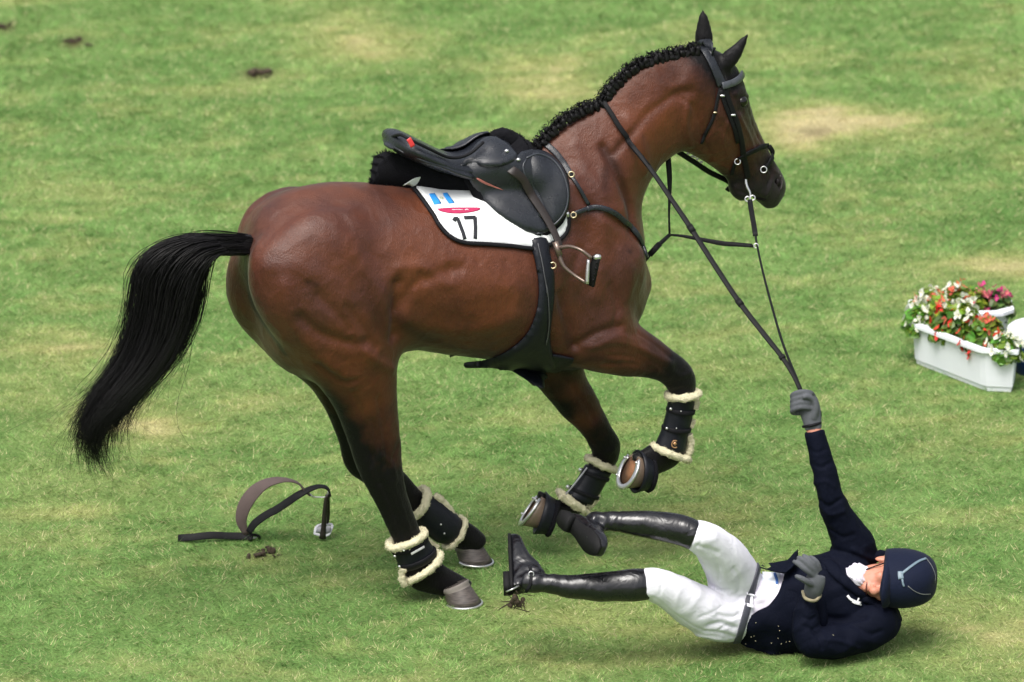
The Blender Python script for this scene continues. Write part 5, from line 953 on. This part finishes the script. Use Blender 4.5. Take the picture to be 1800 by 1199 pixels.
def begonia(C, r, h, cols, label, nl, nf, seed, leafc=(.045, .12, .012)):
    rr = np.random.default_rng(seed); V, F, VC = [], [], []; r, h = r * .82, h * 1.3; nl = int(nl * .8)
    t = thing('begonia', label, 'flower', C, 'begonias growing in the planters')
    for k in range(nl):
        d = rr.normal(0, 1, 3); d[2] = abs(d[2]) + .05; d /= np.linalg.norm(d); rad = rr.uniform(.45, 1) ** .6; p = C + d * np.array([r, r, h]) * rad; s = rr.uniform(.012, .024); nrm = d + rr.normal(0, .45, 3); nrm[2] += .4; nrm /= np.linalg.norm(nrm); a, b = frame(nrm); q = rr.uniform(0, 6.28); e = a * math.cos(q) + b * math.sin(q); f = np.cross(nrm, e); base = len(V)
        V += [p - e * s, p - e * s * .5 + f * s * .65 + nrm * s * .15, p + e * s * .3 + f * s * .7 + nrm * s * .2, p + e * s * 1.1, p + e * s * .3 - f * s * .7 + nrm * s * .2, p - e * s * .5 - f * s * .65 + nrm * s * .15, p]; F += [[base + 6, base + i, base + (i + 1) % 6] for i in range(6)]
        c = np.array(leafc) * rr.uniform(.8, 2.8) * np.array([rr.uniform(.9, 2.0), 1, 1]); 
        VC += [c] * 7
    m = mesh(V, F, False); attr(m, 'tint', np.array(VC)); obj('foliage', m, LEAF, t)
    for k in range(10):
        pass
    st = [tube([C, C + np.array([x * .4, y * .4, h * .4]), C + np.array([x, y, h * .75])], [.003, .0025, .0018], n=5, sub=3) for x, y in rr.uniform(-r * .7, r * .7, (9, 2))]; obj('stem', join(*st), simple('begonia_stem', (.12, .10, .03), .6), t)
    V, F, VC = [], [], []
    for k in range(nf):
        d = rr.normal(0, 1, 3); d[2] = abs(d[2]) + .35; d /= np.linalg.norm(d); p = C + d * np.array([r, r, h]) * rr.uniform(.95, 1.14); c = np.array(cols[rr.integers(len(cols))])
        for j in range(rr.integers(2, 5)):
            pp = p + rr.normal(0, .012, 3); n0 = d + rr.normal(0, .5, 3); n0 /= np.linalg.norm(n0); a, b = frame(n0)
            for i in range(4):
                q = i * 1.571 + rr.uniform(-.2, .2); e = a * math.cos(q) + b * math.sin(q); f = np.cross(n0, e); s = rr.uniform(.009, .0145) * (1.15 if i % 2 else .8); base = len(V)
                V += [pp, pp + e * s * .6 + f * s * .55 + n0 * s * .3, pp + e * s * 1.25 + n0 * s * .45, pp + e * s * .6 - f * s * .55 + n0 * s * .3]; F.append([base, base + 1, base + 2, base + 3]); VC += [c * rr.uniform(.75, 1.1)] * 4
            base = len(V); y_ = np.array([.75, .55, .08]); bb_ = pp + n0 * .003; V += [bb_ + a * .0022, bb_ + b * .0022, bb_ - a * .0022, bb_ - b * .0022]; F.append([base, base + 1, base + 2, base + 3]); VC += [y_] * 4
    m = mesh(V, F, False); attr(m, 'tint', np.clip(VC, 0, 1)); obj('blossoms', m, PETAL, t)
def tintmat(name, rough_, trn):
    M = NT(name); v = M.n('VertexColor'); v.layer_name = 'tint'; M.set(Base_Color=v.outputs[0], Roughness=rough_, Specular_IOR_Level=.35); t_ = M.n('BsdfTranslucent'); M.t.links.new(v.outputs[0], t_.inputs[0]); x = M.n('MixShader'); x.inputs[0].default_value = trn
    M.t.links.new(M.p.outputs[0], x.inputs[1]); M.t.links.new(t_.outputs[0], x.inputs[2]); M.t.links.new(x.outputs[0], M.out.inputs[0]); return M.m
LEAF = tintmat('begonia_leaf', .38, .3); PETAL = tintmat('begonia_petal', .6, .35)
WH, RD, PK, MG_, CO = (.80, .82, .70), (.75, .035, .03), (.80, .22, .26), (.60, .03, .22), (.75, .16, .10)
def pp_(p, a, b): return p[0] + p[1] * a + p[2] * b + np.array([0, 0, .135])
k1 = Lh / 2
for a, b, r, h, cols, lab, nl, nf, lc in ((-k1 * 1.0, -.05, .085, .085, [WH], 'white begonia at the left end of the nearer planter', 420, 14, (.05, .14, .015)), (-k1 * .95, .03, .085, .10, [WH, WH, CO], 'pale green begonia with white flowers at the back left of nearer planter', 420, 16, (.09, .19, .02)),
        (-k1 * .30, -.03, .095, .10, [RD, RD, CO], 'red begonia in the middle of the nearer planter', 460, 9, (.035, .10, .012)), (-k1 * .25, .03, .095, .115, [WH], 'tall white begonia in the middle back of the nearer planter', 420, 16, (.06, .15, .015)),
        (k1 * .5, -.02, .09, .09, [RD], 'scarlet begonia near the front corner of the nearer planter', 460, 11, (.035, .10, .012)), (k1 * .5, .03, .09, .10, [RD, PK, CO], 'coral begonia behind the scarlet one in the nearer planter', 420, 9, (.05, .11, .012)), (k1 * 1.15, 0, .08, .075, [WH], 'small white begonia at the front right end of the nearer planter', 460, 16, (.05, .14, .015))):
    begonia(pp_(p1, a, b), r, h, cols, lab, nl, nf, int(abs(a) * 977 + abs(b) * 311) + nl, lc)
for a, r, h, cols, lab, nf, lc in ((-.14, .08, .085, [WH, CO], 'white and coral begonia at the left end of the farther planter', 13, (.07, .16, .015)), (-.03, .08, .10, [WH, CO], 'bushy coral begonia left of centre in the farther planter', 13, (.06, .14, .015)), (.06, .075, .10, [PK], 'rose pink begonia right of centre in the farther planter', 13, (.05, .12, .012)), (.15, .075, .085, [PK, MG_, MG_], 'magenta begonia at the right end of the farther planter', 12, (.03, .075, .02))):
    begonia(pp_(p2, a, 0), r, h, cols, lab, 420, nf, int(abs(a) * 1000) + 3, lc)
# ================================================================ lawn
def vn2(X, Y, cell, seed, asp=1.0):                                # value noise on a plane
    r = np.random.default_rng(seed).random((512, 512)); x, y = (X * .985 + Y * .17) / cell / asp + 1000.3, (Y * .985 - X * .17) / cell + 1000.7; i, j = np.floor(x).astype(int), np.floor(y).astype(int); fx, fy = x - i, y - j
    fx, fy = fx * fx * (3 - 2 * fx), fy * fy * (3 - 2 * fy); g = lambda a, b: r[a % 512, b % 512]
    return (g(i, j) * (1 - fx) + g(i + 1, j) * fx) * (1 - fy) + (g(i, j + 1) * (1 - fx) + g(i + 1, j + 1) * fx) * fy
DRY = [(1440, 212, .24, .22, 1.5), (1400, 245, .16, .22, .9), (1570, 215, .2, .2, .6), (985, 135, .26, .35, .75), (900, 165, .2, .25, .45), (610, 50, .25, .5, .5), (660, 75, .25, .3, .4), (280, 745, .28, .26, .6), (70, 610, .3, .22, .55), (20, 700, .15, .2, .4), (1740, 462, .28, .10, .6), (1790, 478, .18, .2, .45),
       (960, 1180, .3, .2, .3), (1230, 930, .3, .3, .3), (1330, 1100, .5, .25, .5), (1680, 1080, .3, .25, .6), (1000, 1070, .35, .2, .45), (1740, 1160, .3, .2, .5), (460, 985, .12, .1, .5), (180, 700, .3, .5, .3), (560, 700, .35, .3, .3), (1260, 640, .3, .3, .3), (1700, 760, .3, .3, .35), (150, 860, .4, .4, .3)]
SOIL = [(450, 130, .07, .10, 1.3), (1430, 232, .10, .07, .9), (8, 48, .05, .12, 1), (130, 76, .07, .12, 1), (462, 976, .055, .045, 1.2), (588, 905, .03, .04, .8), (905, 1066, .12, .05, .7), (650, 1090, .05, .04, .6), (1290, 1135, .30, .09, .7), (175, 995, .05, .05, .5), (735, 1048, .10, .06, .8), (330, 1075, .05, .05, .5)]
def lawn_colour(X, Y, seed=0):
    a = .38 * vn2(X, Y, .30, 1, 1.6) + .34 * vn2(X, Y, .11, 2, 1.9) + .28 * vn2(X, Y, .035, 3, 1.8)
    b = .34 * vn2(X, Y, .20, 4, 1.8) + .34 * vn2(X, Y, .07, 5, 2.0) + .32 * vn2(X, Y, .026, 6, 1.8)
    dry = np.clip((a - .50) * 4.2, 0, 1) * .32; sx_ = (X - .25 * Y)
    for px, py, rx, ry, k in DRY: c = G(px, py); dry = dry + k * np.exp(-((X - c[0]) / rx) ** 2 - ((Y - c[1]) / ry) ** 2) * (-.05 + 1.7 * b) * .85
    soil = np.zeros_like(X)
    for px, py, rx, ry, k in SOIL: c = G(px, py); soil = soil + k * np.exp(-((X - c[0]) / rx) ** 2 - ((Y - c[1]) / ry) ** 2) * (.3 + 1.2 * b)
    dry, soil = np.clip(dry, 0, 1), np.clip(soil - .15, 0, 1)
    g1, g2, yl, tn, so_ = np.array([.098, .205, .050]), np.array([.195, .330, .098]), np.array([.36, .38, .14]), np.array([.56, .47, .27]), np.array([.085, .055, .03])
    c = g1 + (g2 - g1) * np.clip(b * 1.5 - .25, 0, 1)[:, None]; c = c + (yl - c) * np.clip(dry * 1.5, 0, 1)[:, None]; c = c + (tn - c) * np.clip(dry * 1.6 - .75, 0, 1)[:, None]
    return c + (so_ - c) * soil[:, None], dry, soil
y0_, y1_ = G(900, 1199)[1], G(900, 0)[1]
lx = np.concatenate([[-600, -60, -20], np.arange(-8, 8.01, .064), [20, 60, 600]]); ly = np.concatenate([[-40, -8], np.arange(y0_ - 1.2, y1_ + 5, .065), [y1_ + 15, y1_ + 40, 900]])
gxx, gyy = np.meshgrid(lx, ly); GX, GY = gxx.ravel(), gyy.ravel(); nx_, ny_ = len(lx), len(ly)
gm_ = bpy.data.meshes.new('ground'); ii = np.arange(nx_ * ny_).reshape(ny_, nx_); Q = np.stack([ii[:-1, :-1], ii[:-1, 1:], ii[1:, 1:], ii[1:, :-1]], -1).reshape(-1, 4)
gm_.vertices.add(len(GX)); gm_.vertices.foreach_set('co', np.column_stack([GX, GY, GX * 0]).ravel()); gm_.loops.add(Q.size); gm_.loops.foreach_set('vertex_index', Q.ravel()); gm_.polygons.add(len(Q)); gm_.polygons.foreach_set('loop_start', np.arange(len(Q)) * 4); gm_.update(); gm_.validate()
cc, dr, sl = lawn_colour(GX, GY); attr(gm_, 'lawn', cc * .95)
M = NT('thatch'); v = M.n('VertexColor'); v.layer_name = 'lawn'; M.set(Base_Color=M.mix(M.ramp(M.noise(90, detail=6), [(.35, 0.), (.7, .55)]), v.outputs[0], (.10, .10, .035)), Roughness=.95, Specular_IOR_Level=.1); M.bump(M.noise(60, detail=6), .02)
obj('ground', gm_, M.m, kind='structure')
rg = np.random.default_rng(5)
def blades(n, x0, x1, ya, yb, h0, h1, wd):
    X, Y = rg.uniform(x0, x1, n), rg.uniform(ya, yb, n); c, dry, soil = lawn_colour(X, Y)
    tuft = vn2(X, Y, .045, 11) * .6 + vn2(X, Y, .018, 12) * .4
    keep = rg.random(n) < np.clip(1.05 - soil * 1.3, .04, 1) * (.45 + .75 * tuft); X, Y, c, dry, soil, tuft = X[keep], Y[keep], c[keep], dry[keep], soil[keep], tuft[keep]; n = len(X)
    H = rg.uniform(h0, h1, n) * (.35 + 1.3 * tuft) * (1 - .45 * dry) * (1 - .5 * soil); az = vn2(X, Y, .07, 13) * 9 + rg.normal(0, .9, n); ln = np.clip(rg.normal(1.18, .22, n), .3, 1.5)
    tip = np.column_stack([X + np.cos(az) * np.sin(ln) * H, Y + np.sin(az) * np.sin(ln) * H, np.cos(ln) * H + .001]); a2 = rg.uniform(0, math.pi, n); w_ = wd * rg.uniform(.6, 1.3, n)
    b = np.column_stack([np.cos(a2) * w_ / 2, np.sin(a2) * w_ / 2, np.zeros(n)]); o = np.column_stack([X, Y, np.zeros(n)])
    c = c * rg.uniform(.62, 1.42, n)[:, None] * (.55 + .9 * tuft)[:, None]; odd = rg.random(n) < .12 + .22 * dry; c[odd] = np.array([.56, .52, .28]) * rg.uniform(.6, 1.2, odd.sum())[:, None]
    return np.stack([o - b, o + b, tip], 1).reshape(-1, 3), np.repeat(np.clip(c, 0, 1), 3, 0)
ym = y0_ + (y1_ - y0_) * .55
L_ = [blades(520000, -2.15, 2.15, y0_ - .15, ym, .014, .032, .0028), blades(330000, -2.3, 2.3, ym, y1_ + .3, .016, .034, .0036), blades(150000, -7, -2.15, y0_ - 1, y1_ + 3, .018, .038, .007), blades(150000, 2.15, 7, y0_ - 1, y1_ + 3, .018, .038, .007), blades(50000, -2.3, 2.3, y1_ + .3, y1_ + 4, .02, .04, .007), blades(20000, -2.2, 2.2, y0_ - 1, y0_ - .15, .02, .04, .006)]
BV, BC = np.concatenate([l[0] for l in L_]), np.concatenate([l[1] for l in L_]); nt_ = len(BV) // 3
bm = bpy.data.meshes.new('grass'); bm.vertices.add(len(BV)); bm.vertices.foreach_set('co', BV.ravel()); bm.loops.add(len(BV)); bm.loops.foreach_set('vertex_index', np.arange(len(BV))); bm.polygons.add(nt_); bm.polygons.foreach_set('loop_start', np.arange(nt_) * 3); bm.update()
attr(bm, 'lawn', BC)
M = NT('grass_blade'); v = M.n('VertexColor'); v.layer_name = 'lawn'; M.set(Base_Color=v.outputs[0], Roughness=.6, Specular_IOR_Level=.2)
tr = M.n('BsdfTranslucent'); M.t.links.new(v.outputs[0], tr.inputs[0]); mx = M.n('MixShader'); mx.inputs[0].default_value = .3; M.t.links.new(M.p.outputs[0], mx.inputs[1]); M.t.links.new(tr.outputs[0], mx.inputs[2]); M.t.links.new(mx.outputs[0], M.out.inputs[0])
obj('grass', bm, M.m, kind='stuff')
# clods
SOILM = simple('dark_soil', (.05, .035, .02), .95, .5, 60, .006)
def clod(px, py, r, label, lump=1.0, n=9, z=0):
    rr = random.Random(int(px)); c = G(px, py); gs = []
    for k in range(n): gs.append(ball(c + np.array([rr.gauss(0, r * .5), rr.gauss(0, r * .5), abs(rr.gauss(0, r * .12)) + r * .12 + z]), (r * rr.uniform(.15, .4), r * rr.uniform(.15, .4), r * rr.uniform(.12, .28) * lump), 10, 8))
    for k in range(24):
        p = c + np.array([rr.gauss(0, r * .6), rr.gauss(0, r * .6), .004 + z]); d = np.array([rr.gauss(0, 1), rr.gauss(0, 1), rr.uniform(.1, 1)]) * r * .3; gs.append(tube([p, p + d * .6, p + d], [.0022, .002, .0006], n=4))
    obj('dirt_clod', rough(join(*gs), r * .10, 40), SOILM, label=label, cat='dirt clod', group='clods of torn turf on the lawn')
clod(450, 132, .055, 'dark clod of torn turf on the grass at the top left'); clod(124, 74, .035, 'small flat dirt clod near the upper left corner'); clod(462, 975, .042, 'brown dirt clod in front of the loose stirrup leather', 1.2); clod(6, 49, .035, 'tiny dirt clod at the left edge of the photo'); clod(152, 81, .02, 'tiniest dirt clod right of the small flat one at upper left', n=4)
cl = PD(910, 1056, .28); gs = []; rr = random.Random(9)
for k in range(10): gs.append(ball(cl + np.array([rr.gauss(0, .012), rr.gauss(0, .01), rr.gauss(0, .012)]), (.010, .009, .010), 8, 6))
for k in range(30):
    p = cl + np.array([rr.gauss(0, .014), 0, rr.gauss(0, .012)]); d = np.array([rr.gauss(0, .03), rr.gauss(0, .01), rr.gauss(-.012, .015)]); gs.append(tube([p, p + d * .6, p + d], [.0018, .0015, .0005], n=4))
obj('dirt_clod', rough(join(*gs), .003, 40), SOILM, label='dirt clod stuck under the heel of the lower riding boot', cat='dirt clod', group='clods of torn turf on the lawn')
